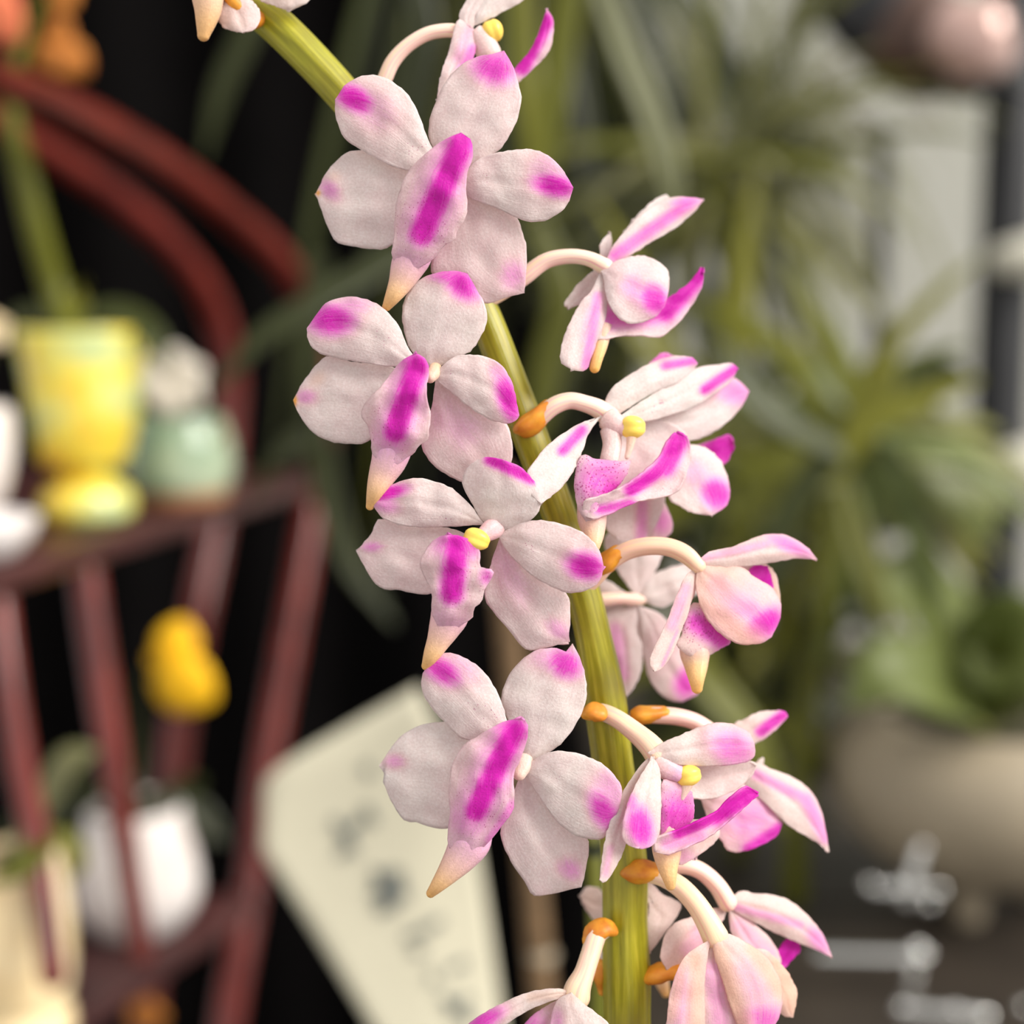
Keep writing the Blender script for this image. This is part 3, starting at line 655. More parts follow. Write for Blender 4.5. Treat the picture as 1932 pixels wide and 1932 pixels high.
m_.petal('petal', [(1374, 1712), (1400, 1722), (1427, 1745), (1457, 1775), (1473, 1810), (1470, 1835), (1440, 1850), (1400, 1810), (1378, 1755)], 5, -4, 10, -18, 10, mag=[('s', 1395, 1745, 1450, 1800, 20, 0.24)], pink=0.06)
m_.petal('sepal', [(1372, 1708), (1385, 1688), (1400, 1680), (1427, 1686), (1457, 1688), (1492, 1700), (1526, 1729), (1553, 1764), (1571, 1807), (1530, 1789), (1480, 1768), (1434, 1746), (1396, 1726)], 8, 6, 24, -18, 10, mag=[('s', 1390, 1712, 1510, 1745, 9, 0.32), (1545, 1775, 34, 16, 50, 0.42)], pink=0.07)

# flower L: drooping peach one at the bottom ---------------------------------------------------
l = Flower(1345, 1770, -30, 'drooping half-closed peach blossom at the bottom of the spike', (-0.4, 0.0))
l.peach = 0.18  # warm translucent glow put into the petal colour
l.tube('bract', [(1176, 1646, -70, 12), (1196, 1646, -58, 22), (1222, 1645, -52, 21), (1250, 1650, -48, 15)], BRACT_BROWN)
l.tube('pedicel', [(1190, 1648, -68, 14), (1240, 1651, -48, 17), (1280, 1670, -36, 19), (1312, 1702, -22, 20), (1334, 1736, -14, 22), (1350, 1766, -12, 25)], PEDICEL, ridges=5, ridge=0.07, warm=(0.3, 0.45))
l.petal('sepal', [(1420, 1790), (1445, 1792), (1480, 1825), (1503, 1866), (1503, 1890), (1496, 1920), (1474, 1914), (1450, 1880)], 5, -20, -20, -14, 8, warm=[('s', 1470, 1820, 1500, 1900, 34, 0.42)], pink=0.12)
l.petal('sepal', [(1345, 1770), (1318, 1785), (1290, 1806), (1270, 1850), (1260, 1900), (1258, 1960), (1280, 2010), (1320, 2000), (1330, 1930), (1330, 1860), (1336, 1800)], 6, 0, 10, -22, 16, mag=[('s', 1290, 1840, 1285, 1930, 22, 0.2)], warm=[('s', 1312, 1810, 1314, 1940, 24, 0.38), ('s', 1290, 1810, 1265, 1920, 16, 0.34)], pink=0.14)
l.petal('petal', [(1348, 1774), (1332, 1810), (1326, 1870), (1330, 1940), (1350, 2000), (1390, 1995), (1408, 1940), (1390, 1880), (1362, 1815)], 4, -2, 4, -14, 10, mag=[('s', 1345, 1830, 1365, 1960, 20, 0.26)], pink=0.16)
l.petal('petal', [(1346, 1768), (1375, 1762), (1405, 1776), (1440, 1800), (1462, 1828), (1476, 1866), (1474, 1905), (1455, 1950), (1420, 1990), (1398, 1950), (1378, 1900), (1360, 1840), (1347, 1800)], 8, 6, 24, -30, 26,
        mag=[(1440, 1925, 40, 30, 0, 0.5), ('s', 1410, 1830, 1440, 1900, 30, 0.14)], warm=[('s', 1352, 1800, 1400, 1950, 30, 0.42), ('s', 1420, 1790, 1475, 1870, 22, 0.4), (1400, 1830, 80, 80, 0, 0.16)], pink=0.15)

# flower N: at the foot, opening to the other side ---------------------------------------------
n_ = Flower(1086, 1880, -10, 'blossom at the lower edge hanging on a short stalk', (0.2, 0.15))
n_.peach = 0.08
n_.tube('bract', [(1160, 1758, -72, 10), (1142, 1752, -60, 18), (1124, 1760, -54, 20), (1118, 1774, -52, 19)], BRACT_BROWN)
n_.tube('pedicel', [(1145, 1752, -66, 14), (1126, 1764, -52, 18), (1114, 1800, -36, 18), (1102, 1836, -22, 19), (1090, 1864, -16, 24), (1086, 1882, -16, 26)], PEDICEL, ridges=5, ridge=0.07, warm=(0.1, 0.35))
n_.petal('lip', [(1060, 1884), (1040, 1892), (1000, 1920), (975, 1960), (1000, 2000), (1050, 1990), (1065, 1930)], 4, -14, 0, -12, 8, mag=[(1000, 1940, 30, 40, 0, 0.4)], pink=0.2)
n_.petal('sepal', [(1088, 1876), (1051, 1865), (994, 1873), (937, 1898), (898, 1921), (872, 1946), (860, 1975), (900, 1965), (950, 1935), (994, 1908), (1044, 1888)], 6, 0, 24, -14, 12, mag=[(912, 1926, 44, 18, -30, 0.75)], warm=[('s', 1070, 1874, 1000, 1882, 12, 0.28)], pink=0.05)
n_.petal('petal', [(1078, 1872), (1100, 1892), (1128, 1913), (1151, 1934), (1180, 1990), (1140, 2040), (1070, 2030), (1034, 1970), (1038, 1930), (1050, 1888)], 5, 8, 34, -22, 16, mag=[(1050, 1930, 16, 30, 0, 0.3)], pink=0.07, warm=[(1085, 1885, 24, 14, 0, 0.2)])

# flower O: top, cut by the upper edge -----------------------------------------------------------
o_ = Flower(895, 20, -120, 'blossom cut by the upper edge, lip raised like a magenta hook', (-0.3, 0.1))
o_.tube('pedicel', [(700, 210, -20, 13), (726, 150, -8, 14), (742, 116, -4, 14), (770, 86, 0, 13), (808, 64, 2, 13), (850, 58, 4, 13), (880, 66, 6, 14)], PEDICEL, ridges=5, ridge=0.05)
o_.tube('column', [(896, 62, -6, 18), (910, 76, -2, 22), (922, 100, 0, 24)], SPUR, warm=(0.05, 0.12))
o_.blob('anther_cap', 930, 60, 10, 24, 20, 20, 70, ANTHER, label='yellow anther cap')
o_.petal('petal', [(890, 50), (898, 31), (905, 5), (920, -30), (965, -70), (1000, -60), (1010, -30), (985, 2), (964, 15), (933, 31), (905, 45)], 5, 0, 20, -14, 10, pink=0.03)
o_.petal('sepal', [(880, 60), (866, 30), (880, 0), (900, -45), (935, -60), (940, -30), (912, 6), (899, 34), (892, 55)], 4, 4, 10, -12, 8, pink=0.06)
o_.petal('lip', [(945, 160), (970, 130), (995, 102), (1013, 68), (1023, 40), (1032, 16), (1044, 38), (1043, 71), (1035, 99), (1013, 124), (990, 146), (970, 160)], 5, -14, 10, -12, 8, mag=[('s', 1028, 40, 985, 125, 16, 1.0)], pink=0.16, wave=3)
o_.petal('sepal', [(885, 50), (864, 37), (849, 87), (838, 120), (829, 150), (824, 190), (845, 178), (870, 140), (895, 106), (899, 62)], 5, 10, 16, -14, 10, mag=[('s', 892, 95, 876, 130, 14, 0.5), ('s', 885, 60, 866, 110, 14, 0.2)], pink=0.08)

# flower P: top left corner pieces ------------------------------------------------------------------
p_ = Flower(440, 0, -60, 'blossom cut by the upper edge beside the tip of the stem')
p_.tube('pedicel', [(500, 26, -80, 12), (478, 40, -40, 15), (458, 22, -20, 15), (440, 2, -10, 13), (424, -22, -8, 14)], BRACT_BROWN)
p_.petal('sepal', [(420, -20), (412, 20), (414, 43), (431, 57), (457, 62), (483, 53), (490, 20), (460, -10)], 4, -20, 0, -14, 8, warm=[(440, 40, 40, 30, 0, 0.2)], pink=0.08)
p_.petal('petal', [(470, -30), (490, 0), (517, 11), (543, 20), (564, 13), (587, -2), (600, -40), (540, -60)], 3, -20, -30, -16, 10, warm=[(530, 0, 40, 30, 0, 0.15)], pink=0.04)
p_.tube('spur', [(392, -50, 0, 34), (392, -10, 4, 31), (392, 18, 4, 26), (388, 44, 4, 19), (384, 66, 2, 12)], SPUR, warm=(0.25, 0.8), label='peach spur with yellow tip')

# bracts and scars that belong to the stem -----------------------------------------------------------
nd = Node_()
nd.tube('bract', [(1212, 1846, -118, 12), (1236, 1840, -100, 19), (1262, 1834, -92, 17), (1296, 1836, -86, 13)], BRACT)
nd.tube('bract', [(1144, 1815, -150, 12), (1132, 1838, -146, 15), (1136, 1872, -150, 6)], BRACT)
q_ = Flower(1110, 1700, -300, 'sliver of a pale blossom behind the lower stem')
q_.petal('petal', [(1140, 1690), (1128, 1675), (1105, 1674), (1094, 1690), (1105, 1715), (1122, 1738), (1145, 1740)], 3, 0, -6, -10, 6, warm=[(1112, 1700, 40, 40, 0, 0.22)], pink=0.05)
q_.petal('petal', [(1145, 1790), (1128, 1800), (1118, 1820), (1122, 1845), (1138, 1850), (1150, 1830)], 3, 0, -6, -8, 6, pink=0.05)
q_.tube('spur', [(1246, 1840, 0, 16), (1250, 1856, 2, 13), (1256, 1874, 2, 8)], SPUR, warm=(0.4, 0.9))

# ------------------------------------------------------------------ background materials
BLACK_CLOTH = plain('black_cloth', (0.0035, 0.003, 0.003, 1), 0.95, scale=30, spec=0.05)
WALL = plain('painted_wall', srgb(192, 191, 180), 0.8, 0.04, 6, 0.2)
FLOOR = plain('dark_floor', srgb(52, 46, 42), 0.6, 0.3, 12, 0.3)
LACQUER = plain('red_lacquer', srgb(118, 38, 28), 0.3, 0.35, 40, 0.5, col2=srgb(82, 18, 12), coat=0.3)
LACQUER_DARK = plain('dark_lacquer', srgb(84, 50, 48), 0.3, 0.35, 40, 0.5, col2=srgb(60, 32, 32))
def glaze(name, a, b, c, scale=38):
    m, N, Lk, B = new_mat(name)
    nt = m.node_tree
    nz = tex_noise(nt, coords(nt), scale, 2.0, 0.5)
    Lk.new(ramp(nt, nz, [(0.32, a), (0.5, b), (0.66, c)]), B.inputs['Base Color'])
    B.inputs['Roughness'].default_value = 0.18
    B.inputs['Coat Weight'].default_value = 0.5
    return m
YELLOW_GLAZE = glaze('yellow_glaze', srgb(238, 184, 24), srgb(242, 226, 86), srgb(190, 208, 150), 46)
TEAL_GLAZE = glaze('celadon_glaze', srgb(120, 146, 122), srgb(160, 180, 150), srgb(186, 198, 166))
WHITE_GLAZE = glaze('white_glaze', srgb(226, 214, 206), srgb(240, 230, 224), srgb(244, 238, 234))
CREAM_GLAZE = glaze('cream_glaze', srgb(246, 214, 160), srgb(252, 226, 176), srgb(252, 232, 192))
GREY_GLAZE = glaze('grey_glaze', srgb(150, 146, 140), srgb(182, 176, 168), srgb(196, 190, 180))
BROWN_CLAY = plain('brown_clay', srgb(176, 118, 78), 0.7, scale=80)
TAN_CLAY = plain('tan_clay', srgb(172, 158, 134), 0.6, 0.16, 30)
MOSS = plain('moss_soil', srgb(66, 62, 34), 0.9, 0.5, 300, bump=0.002)
BARK = plain('wood_bark', srgb(118, 92, 62), 0.85, 0.4, 200, bump=0.001)
CARD = plain('paper_card', srgb(208, 202, 178), 0.75, 0.05, 40, 0.2)
INK = plain('grey_ink', srgb(112, 116, 112), 0.7, 0.1, 200, 0.2)
METAL_BLACK = plain('black_metal', srgb(40, 40, 42), 0.4, 0.3, 30)
CHROME = plain('pale_copper_gloss', srgb(214, 176, 164), 0.22, 0.1, 30, metal=0.25, coat=0.6)
BRONZE = plain('dark_bronze', srgb(92, 66, 54), 0.4, 0.3, 30)
STEEL = plain('bright_steel', srgb(244, 244, 240), 0.16, 0.05, 30, metal=1.0)
PLASTIC = plain('ivory_plastic', srgb(222, 218, 200), 0.5, 0.05, 30)
BENCH = plain('bench_wood', srgb(58, 50, 42), 0.55, 0.4, 24, 0.4)
Y_PETAL = plain('yellow_petal', srgb(255, 196, 34), 0.6, 0.15, 90, 0.2)
O_PETAL = plain('orange_petal', srgb(210, 138, 60), 0.6, 0.25, 90, 0.2, col2=srgb(160, 92, 44))
CORAL_PETAL = plain('coral_petal', srgb(238, 130, 92), 0.6, 0.15, 90, 0.2)
W_PETAL = plain('white_petal', srgb(238, 228, 214), 0.6, 0.08, 90, 0.2)
def leaf_material(name, a, b, c, trans=0.3):
    m, N, Lk, B = new_mat(name)
    nt = m.node_tree
    oi = N.new('ShaderNodeObjectInfo')
    col = ramp(nt, oi.outputs['Random'], [(0.0, a), (0.5, b), (1.0, c)])
    nz = tex_noise(nt, coords(nt), 40, 2.0)
    col = mix(nt, mth(nt, 'MULTIPLY', nz, 0.5), col, tuple(x * 0.6 for x in b[:3]) + (1,))
    Lk.new(col, B.inputs['Base Color'])
    B.inputs['Roughness'].default_value = 0.42
    tr = N.new('ShaderNodeBsdfTranslucent'); Lk.new(col, tr.inputs[0])
    ms = N.new('ShaderNodeMixShader'); ms.inputs[0].default_value = trans
    Lk.new(B.outputs[0], ms.inputs[1]); Lk.new(tr.outputs[0], ms.inputs[2])
    Lk.new(ms.outputs[0], N['Material Output'].inputs[0])
    return m
LEAF_DARK = leaf_material('dark_leaf', srgb(36, 40, 8), srgb(54, 60, 14), srgb(76, 84, 26))
LEAF_OLIVE = leaf_material('olive_leaf', srgb(88, 90, 8), srgb(116, 118, 20), srgb(146, 142, 40))
LEAF_GREY = leaf_material('grey_green_leaf', srgb(104, 108, 64), srgb(132, 132, 88), srgb(150, 146, 104))
LEAF_BROAD = leaf_material('broad_leaf', srgb(98, 112, 52), srgb(114, 126, 62), srgb(134, 140, 74))

# ------------------------------------------------------------------ background helpers
def lathe(name, c, prof, mat, parent, seg=36, wob=0.0, lobes=0, lobe=0.0):
    """prof: (radius, height above c)"""
    verts, uvs = [], []
    P = [Vector((r, z)) for r, z in prof]
    n = len(P)
    for i, p in enumerate(P):
        for s in range(seg):
            a = 2 * math.pi * s / seg
            r = p.x * (1 + lobe * math.cos(lobes * a)) + wob * noise.noise(Vector((math.cos(a), math.sin(a), p.y * 30)))
            verts.append(Vector((c[0] + r * math.cos(a), c[1] + r * math.sin(a), c[2] + p.y)))
            uvs.append((i / n, s / seg))
    f = grid_faces(n, seg, True)
    f.append(tuple(range(seg)))
    f = [q[::-1] for q in f]
    return mesh_obj(name, verts, f, mat, parent, uvs)
def fine(prof, k=4):
    return [(p.x, p.y) for p in catmull([Vector(q) for q in prof], k * len(prof))]
def strap(name, pts, widths, mat, parent, fold=0.25, n=16, twist=0.0, thick=0.0005):
    """an arching leaf with a folded midrib and some thickness"""
    V = catmull([Vector((p[0], p[1], p[2], w)) for p, w in zip(pts, widths)], n)
    verts, uvs = [], []
    for i in range(n):
        c = Vector(V[i][:3]); w = V[i][3] / 2
        tg = (Vector(V[min(i + 1, n - 1)][:3]) - Vector(V[max(i - 1, 0)][:3])).normalized()
        up = Vector((0, -0.75, 0.66))
        sd = tg.cross(up)
        sd = sd.normalized() if sd.length > 1e-4 else Vector((1, 0, 0))
        nr = sd.cross(tg).normalized()
        a = twist * (i / (n - 1))
        s2 = sd * math.cos(a) + nr * math.sin(a)
        n2 = nr * math.cos(a) - sd * math.sin(a)
        for v in (-1, -0.5, 0, 0.5, 1):
            verts.append(c + s2 * (w * v) + n2 * (abs(v) * w * fold))
            uvs.append((i / (n - 1), (v + 1) / 2))
    m = len(verts)
    for i in range(n):
        for k in range(5):
            verts.append(verts[i * 5 + k] + Vector((0, thick * 0.8, -thick * 0.5)))
            uvs.append(uvs[i * 5 + k])
    f = grid_faces(n, 5)
    g = [tuple(x + m for x in q[::-1]) for q in f]
    rim = []
    for i in range(n - 1):
        rim.append((i * 5, (i + 1) * 5, (i + 1) * 5 + m, i * 5 + m))
        rim.append(((i + 1) * 5 + 4, i * 5 + 4, i * 5 + 4 + m, (i + 1) * 5 + 4 + m))
    return mesh_obj(name, verts, f + g + rim, mat, parent, uvs)
def pipe(name, pts, radii, mat, parent, sides=14, n=None, rs=True, re=True):
    v, f, uv, _ = tube_mesh(pts, radii, sides, 0, 0, rs, re, n)
    return mesh_obj(name, v, f, mat, parent, uv)
def box(name, corners_bottom, h, mat, parent, bev=0.002):
    """a slab: bottom corners (world, in order) raised by h, with softened edges"""
    b = [Vector(p) for p in corners_bottom]
    c = sum(b, Vector()) / len(b)
    n = len(b)
    rings = []
    for inset, z in ((bev, 0), (0, bev), (0, h - bev), (bev, h)):
        rings.append([p + (c - p).normalized() * inset + Vector((0, 0, z)) for p in b])
    verts = [p for r in rings for p in r]
    f = [q[::-1] for q in grid_faces(4, n, True)]
    f.append(tuple(range(n))); f.append(tuple(3 * n + i for i in range(n - 1, -1, -1)))
    return mesh_obj(name, verts, f, mat, parent, smooth=False)
def ball_petal(name, c, d, length, width, mat, parent, cupped=0.3, thick=0.25):
    """a small rounded petal leaving c in direction d"""
    d = Vector(d).normalized()
    s = d.cross(Vector((0, 1, 0.1))).normalized()
    nr = s.cross(d).normalized()
    verts, nu, nv = [], 10, 12
    for i in range(nu):
        t = i / (nu - 1)
        w = width / 2 * math.sin(math.pi * min(1, t * 0.86 + 0.12)) ** 0.7
        for j in range(nv):
            a = 2 * math.pi * j / nv
            x = math.cos(a) * w
            verts.append(Vector(c) + d * (t * length) + s * x + nr * (math.sin(a) * w * thick + cupped * length * t * t * 0.6))
    f = grid_faces(nu, nv, True)
    f += [tuple(range(nv - 1, -1, -1)), tuple((nu - 1) * nv + q for q in range(nv))]
    return mesh_obj(name, verts, f, mat, parent)

# ------------------------------------------------------------------ the setting
def setting():
    yb = 2.2
    def wall(name, pts, mat):
        o = mesh_obj(name, pts, [(0, 1, 2, 3), (7, 6, 5, 4), (0, 4, 5, 1), (1, 5, 6, 2), (2, 6, 7, 3), (3, 7, 4, 0)], mat, smooth=False)
        tag(o, kind='structure')
        return o
    def slab(x0, x1, y0, y1, z0, z1):
        return [Vector((x0, y0, z0)), Vector((x1, y0, z0)), Vector((x1, y0, z1)), Vector((x0, y0, z1)), Vector((x0, y1, z0)), Vector((x1, y1, z0)), Vector((x1, y1, z1)), Vector((x0, y1, z1))]
    w = wall('wall_back', slab(-2.4, 2.4, yb, yb + 0.1, 0, 2.6), WALL)
    w['label'] = 'pale grey painted wall behind the plants'
    fl = wall('floor', slab(-2.4, 2.4, -1.2, yb + 0.1, -0.06, 0), FLOOR)
    fl['label'] = 'dark floor under the display'
setting()
def curtain():
    """black cloth hung behind the display, in soft folds"""
    x0, x1 = -1.6, U(1200, 900, 1.5).x
    verts, nu, nv = [], 90, 10
    for i in range(nu):
        t = i / (nu - 1)
        for j in range(nv):
            z = 0.02 + 2.4 * j / (nv - 1)
            verts.append(Vector((x0 + (x1 - x0) * t, 1.5 + 0.025 * math.sin(t * 70) + 0.012 * math.sin(t * 31 + z), z)))
    o = mesh_obj('black_curtain', verts, grid_faces(nu, nv), BLACK_CLOTH, None, loc=Vector(((x0 + x1) / 2, 1.5, 0)))
    md = o.modifiers.new('cloth', 'SOLIDIFY'); md.thickness = 0.003
    tag(o, 'plain black cloth hung behind the red stand', 'curtain')
curtain()

# ------------------------------------------------------------------ red lacquer stand
def dx(x, d0=0.5, d1=0.8):
    return d0 + (d1 - d0) * x / 600
S1 = U(0, 1075, 0.5).z             # level of the upper shelf
BZ = U(1700, 1760, 0.68).z          # level of the bench
S2 = U(300, 1800, 0.62).z          # level of the lower shelf
stand = empty('display_stand', U(430, 2300, 0.73))
tag(stand, 'red lacquered wooden stand with curved frame and two shelves', 'stand')
def rail(name, pts, rpx, tail=()):
    W = [U(x, y, dd) for x, y, dd in pts]
    R = [rp / F * p[2] for rp, p in zip(rpx, pts)]
    # outside the picture the frame runs on and comes down on its other leg
    first = W[0].copy()
    for t in tail:
        W.insert(0, first + Vector(t)); R.insert(0, R[0])
    return pipe(name, W, R, LACQUER, stand, 12, 5 * len(W))
rail('hoop', [(-420, 60, 0.33), (-180, 75, 0.41), (0, 152, 0.5), (150, 215, 0.575), (300, 302, 0.65), (430, 400, 0.71), (540, 505, 0.765), (600, 640, 0.79), (608, 800, 0.80), (588, 950, 0.79), (560, 1120, 0.775), (528, 1300, 0.76), (498, 1480, 0.745), (478, 1640, 0.735), (450, 1800, 0.72), (425, 1960, 0.71), (390, 2300, 0.70)],
     [40, 38, 36, 34, 31, 29, 27, 26, 25, 26, 27, 28, 28, 28, 29, 29, 29], [(-0.035, -0.05, -0.02), (-0.06, -0.08, -0.08), (-0.065, -0.085, -0.2), (-0.06, -0.08, -0.36)])
rail('hoop', [(-200, 160, 0.62), (-80, 200, 0.68), (60, 270, 0.74), (200, 358, 0.80), (320, 460, 0.85), (400, 570, 0.89), (432, 700, 0.91), (428, 830, 0.91), (405, 1000, 0.90), (375, 1150, 0.88), (348, 1300, 0.87), (322, 1480, 0.86), (300, 1660, 0.85), (280, 1850, 0.84), (250, 2200, 0.83)],
     [32, 31, 30, 29, 28, 27, 27, 27, 28, 28, 29, 29, 29, 29, 29], [(-0.04, -0.05, -0.02), (-0.07, -0.09, -0.08), (-0.075, -0.095, -0.2), (-0.07, -0.09, -0.4)])
def shelf_slab(pxs, level, thick):
    # the pixels mark the upper edge of the board
    pts = [on_z(x, y, level) for x, y in pxs]
    return box('shelf', [p - Vector((0, 0, thick)) for p in pts], thick, LACQUER_DARK, stand, 0.002)
fr0, fr1 = on_z(-60, 1092, S1), on_z(604, 893, S1)
bk = Vector((-0.24, 0.06, 0))
box('shelf', [p - Vector((0, 0, 0.009)) for p in (fr0, fr1, fr1 + bk, fr0 + bk)], 0.009, LACQUER_DARK, stand)
g0, g1 = on_z(60, 1985, S2), on_z(478, 1690, S2)
box('shelf', [p - Vector((0, 0, 0.010)) for p in (g0, g1, g1 + bk * 0.9, g0 + bk * 0.9)], 0.010, LACQUER_DARK, stand)
rail('post', [(158, 1055, 0.578), (185, 1250, 0.575), (215, 1450, 0.572), (240, 1620, 0.57), (268, 1800, 0.565)], [30, 30, 28, 24, 24])
rail('post', [(-6, 1110, 0.52), (12, 1260, 0.515), (36, 1420, 0.512), (70, 1600, 0.51), (100, 1840, 0.50)], [28, 28, 27, 26, 26])

# ------------------------------------------------------------------ pots on the stand
def px(n, d):
    return n / F * d
# yellow goblet pot
yb_ = on_z(166, 985, S1 + 0.0005); dy = depth_of(yb_)
yp = empty('flower_pot', yb_)
tag(yp, 'yellow mottled glazed goblet-shaped pot on the upper shelf', 'pot')
s = px(1, dy)
lathe('bowl', yb_, fine([(34 * s, 96 * s), (76 * s, 112 * s), (88 * s, 150 * s), (101 * s, 220 * s), (112 * s, 300 * s), (118 * s, 352 * s), (120 * s, 360 * s), (112 * s, 362 * s), (106 * s, 340 * s), (96 * s, 330 * s)]), YELLOW_GLAZE, yp, 40, 0.001)
lathe('foot', yb_, fine([(60 * s, 0), (84 * s, 14 * s), (88 * s, 36 * s), (78 * s, 62 * s), (50 * s, 82 * s), (36 * s, 100 * s)]), YELLOW_GLAZE, yp, 36)
lathe('moss', yb_, [(108 * s, 342 * s), (70 * s, 352 * s), (10 * s, 356 * s), (0.0001, 356 * s)], MOSS, yp, 24, 0.001)
# its plant
crown = yb_ + Vector((-0.004, 0, 350 * s))
pl = empty('miniature_orchid', crown)
tag(pl, 'small orchid with an upright olive stem rising out of the yellow pot', 'orchid')
pipe('stem', [crown, U(108, 560, dy), U(70, 430, dy - 0.01), U(45, 320, dy - 0.015), U(20, 200, dy - 0.02), U(50, 60, dy - 0.02), U(110, -60, dy - 0.02)], [26 * s, 24 * s, 23 * s, 21 * s, 16 * s, 9 * s, 5 * s], LEAF_OLIVE, pl)
strap('leaf', [crown, U(150, 560, dy), U(160, 530, dy - 0.01)], [20 * s, 34 * s, 4 * s], LEAF_OLIVE, pl)
strap('leaf', [crown + Vector((0.003, 0, 0)), U(180, 595, dy - 0.01), U(240, 600, dy - 0.015), U(290, 640, dy - 0.02), U(315, 700, dy - 0.02)], [26 * s, 46 * s, 56 * s, 46 * s, 10 * s], LEAF_DARK, pl)
strap('leaf', [crown, U(90, 600, dy + 0.02), U(40, 600, dy + 0.02), U(0, 640, dy + 0.01)], [26 * s, 46 * s, 46 * s, 10 * s], LEAF_DARK, pl)
def small_bloom(name, label, cat, c, r, mat, n=5, face=(0, -1, 0.1), inner=None, petal='petal'):
    e_ = empty(name, c)
    tag(e_, label, cat)
    for q in range(n):
        a = 2 * math.pi * q / n + 0.4
        ball_petal(petal, c, (math.cos(a), face[1] * 0.35, math.sin(a) + face[2]), r, r * 0.95, mat, e_)
    if inner:
        pipe('lip', [Vector(c), Vector(c) + Vector((0, -r * 0.5, -r * 0.3))], [r * 0.3, r * 0.2], inner, e_)
    return e_
ofl = empty('hanging_bloom', U(105, 60, dy - 0.02))
tag(ofl, 'orange-brown hanging blossom near the upper corner over the red hoop', 'flower')
ball_petal('petal', U(120, 20, dy - 0.02), (-0.05, 0, 1), px(70, dy), px(56, dy), O_PETAL, ofl)
ball_petal('petal', U(112, 30, dy - 0.02), (-0.05, 0, -1), px(80, dy), px(50, dy), O_PETAL, ofl)
ball_petal('petal', U(110, 85, dy - 0.02), (0.55, 0, -0.6), px(70, dy), px(66, dy), O_PETAL, ofl)
ball_petal('petal', U(105, 85, dy - 0.02), (-0.5, 0, -0.5), px(54, dy), px(46, dy), O_PETAL, ofl)
ball_petal('lip', U(112, 95, dy - 0.025), (0.3, -0.3, -0.8), px(48, dy), px(60, dy), O_PETAL, ofl)
cfl = empty('coral_bloom', U(-30, 20, dy - 0.05))
tag(cfl, 'coral petal poking in at the upper corner of the picture', 'flower')
ball_petal('petal', U(-60, -30, dy - 0.05), (0.86, 0, 0.42), px(120, dy - 0.05), px(70, dy), CORAL_PETAL, cfl)
ball_petal('petal', U(-40, -40, dy - 0.05), (0.45, 0, -0.9), px(130, dy - 0.05), px(90, dy), CORAL_PETAL, cfl)

# celadon pot
tb = on_z(340, 950, S1 + 0.0005); dt = depth_of(tb); s = px(1, dt)
tp = empty('flower_pot', tb)
tag(tp, 'rounded celadon green pot beside the yellow goblet', 'pot')
lathe('foot', tb, [(74 * s, 0), (86 * s, 2 * s), (94 * s, 16 * s), (90 * s, 30 * s)], BROWN_CLAY, tp)
lathe('body', tb, fine([(88 * s, 24 * s), (99 * s, 40 * s), (103 * s, 80 * s), (98 * s, 120 * s), (88 * s, 150 * s), (84 * s, 164 * s), (78 * s, 164 * s), (76 * s, 150 * s)]), TEAL_GLAZE, tp)
lathe('moss', tb, [(80 * s, 154 * s), (50 * s, 160 * s), (0.0001, 162 * s)], MOSS, tp, 24, 0.001)
wb = U(328, 722, dt - 0.015)
wf = small_bloom('white_bloom', 'small white flower above the celadon pot', 'flower', wb, px(66, dt), W_PETAL, 6)
pipe('stem', [wb, U(345, 770, dt), tb + Vector((0, 0, 156 * s))], [5 * s, 5 * s, 6 * s], LEAF_DARK, wf)
strap('leaf', [tb + Vector((0, 0, 156 * s)), U(300, 800, dt - 0.01), U(270, 780, dt - 0.02)], [16 * s, 40 * s, 6 * s], LEAF_GREY, wf)
strap('leaf', [tb + Vector((0, 0, 156 * s)), U(390, 800, dt - 0.01), U(415, 830, dt - 0.02)], [16 * s, 36 * s, 6 * s], LEAF_OLIVE, wf)
# white pot cut by the frame, upper shelf
wb0 = on_z(-66, 1010, S1 + 0.0005); d0_ = depth_of(wb0); s = px(1, d0_)
wp0 = empty('flower_pot', wb0)
tag(wp0, 'white glazed pot cut off by the picture edge, beside the yellow goblet', 'pot')
lathe('body', wb0, fine([(40 * s, 30 * s), (70 * s, 60 * s), (92 * s, 130 * s), (98 * s, 200 * s), (92 * s, 240 * s), (84 * s, 240 * s), (80 * s, 220 * s)]), WHITE_GLAZE, wp0)
lathe('foot', wb0, fine([(60 * s, 0), (66 * s, 10 * s), (44 * s, 34 * s), (38 * s, 44 * s)]), WHITE_GLAZE, wp0)
lathe('moss', wb0, [(84 * s, 224 * s), (40 * s, 234 * s), (0.0001, 236 * s)], MOSS, wp0, 20, 0.001)
cb = on_z(-30, 1052, S1 + 0.0005); dc = depth_of(cb); s = px(1, dc)
ws = empty('saucer', cb)
tag(ws, 'low white dish near the front edge of the upper shelf', 'dish')
lathe('dish', cb, fine([(40 * s, 0), (60 * s, 4 * s), (92 * s, 40 * s), (104 * s, 74 * s), (98 * s, 76 * s), (80 * s, 44 * s), (30 * s, 16 * s), (0.0002, 14 * s)]), WHITE_GLAZE, ws)
lathe('foot_ring', cb, [(36 * s, 0), (44 * s, 0), (44 * s, 6 * s), (36 * s, 6 * s)], WHITE_GLAZE, ws)
cr = small_bloom('cream_bloom', 'cream flower at the picture edge above the white pot', 'flower', U(-12, 625, d0_), px(34, d0_), CREAM_GLAZE, 5)
pipe('stem', [U(-12, 630, d0_), U(-40, 720, d0_), wb0 + Vector((0, 0, px(234, d0_)))], [px(5, d0_)] * 3, LEAF_DARK, cr)

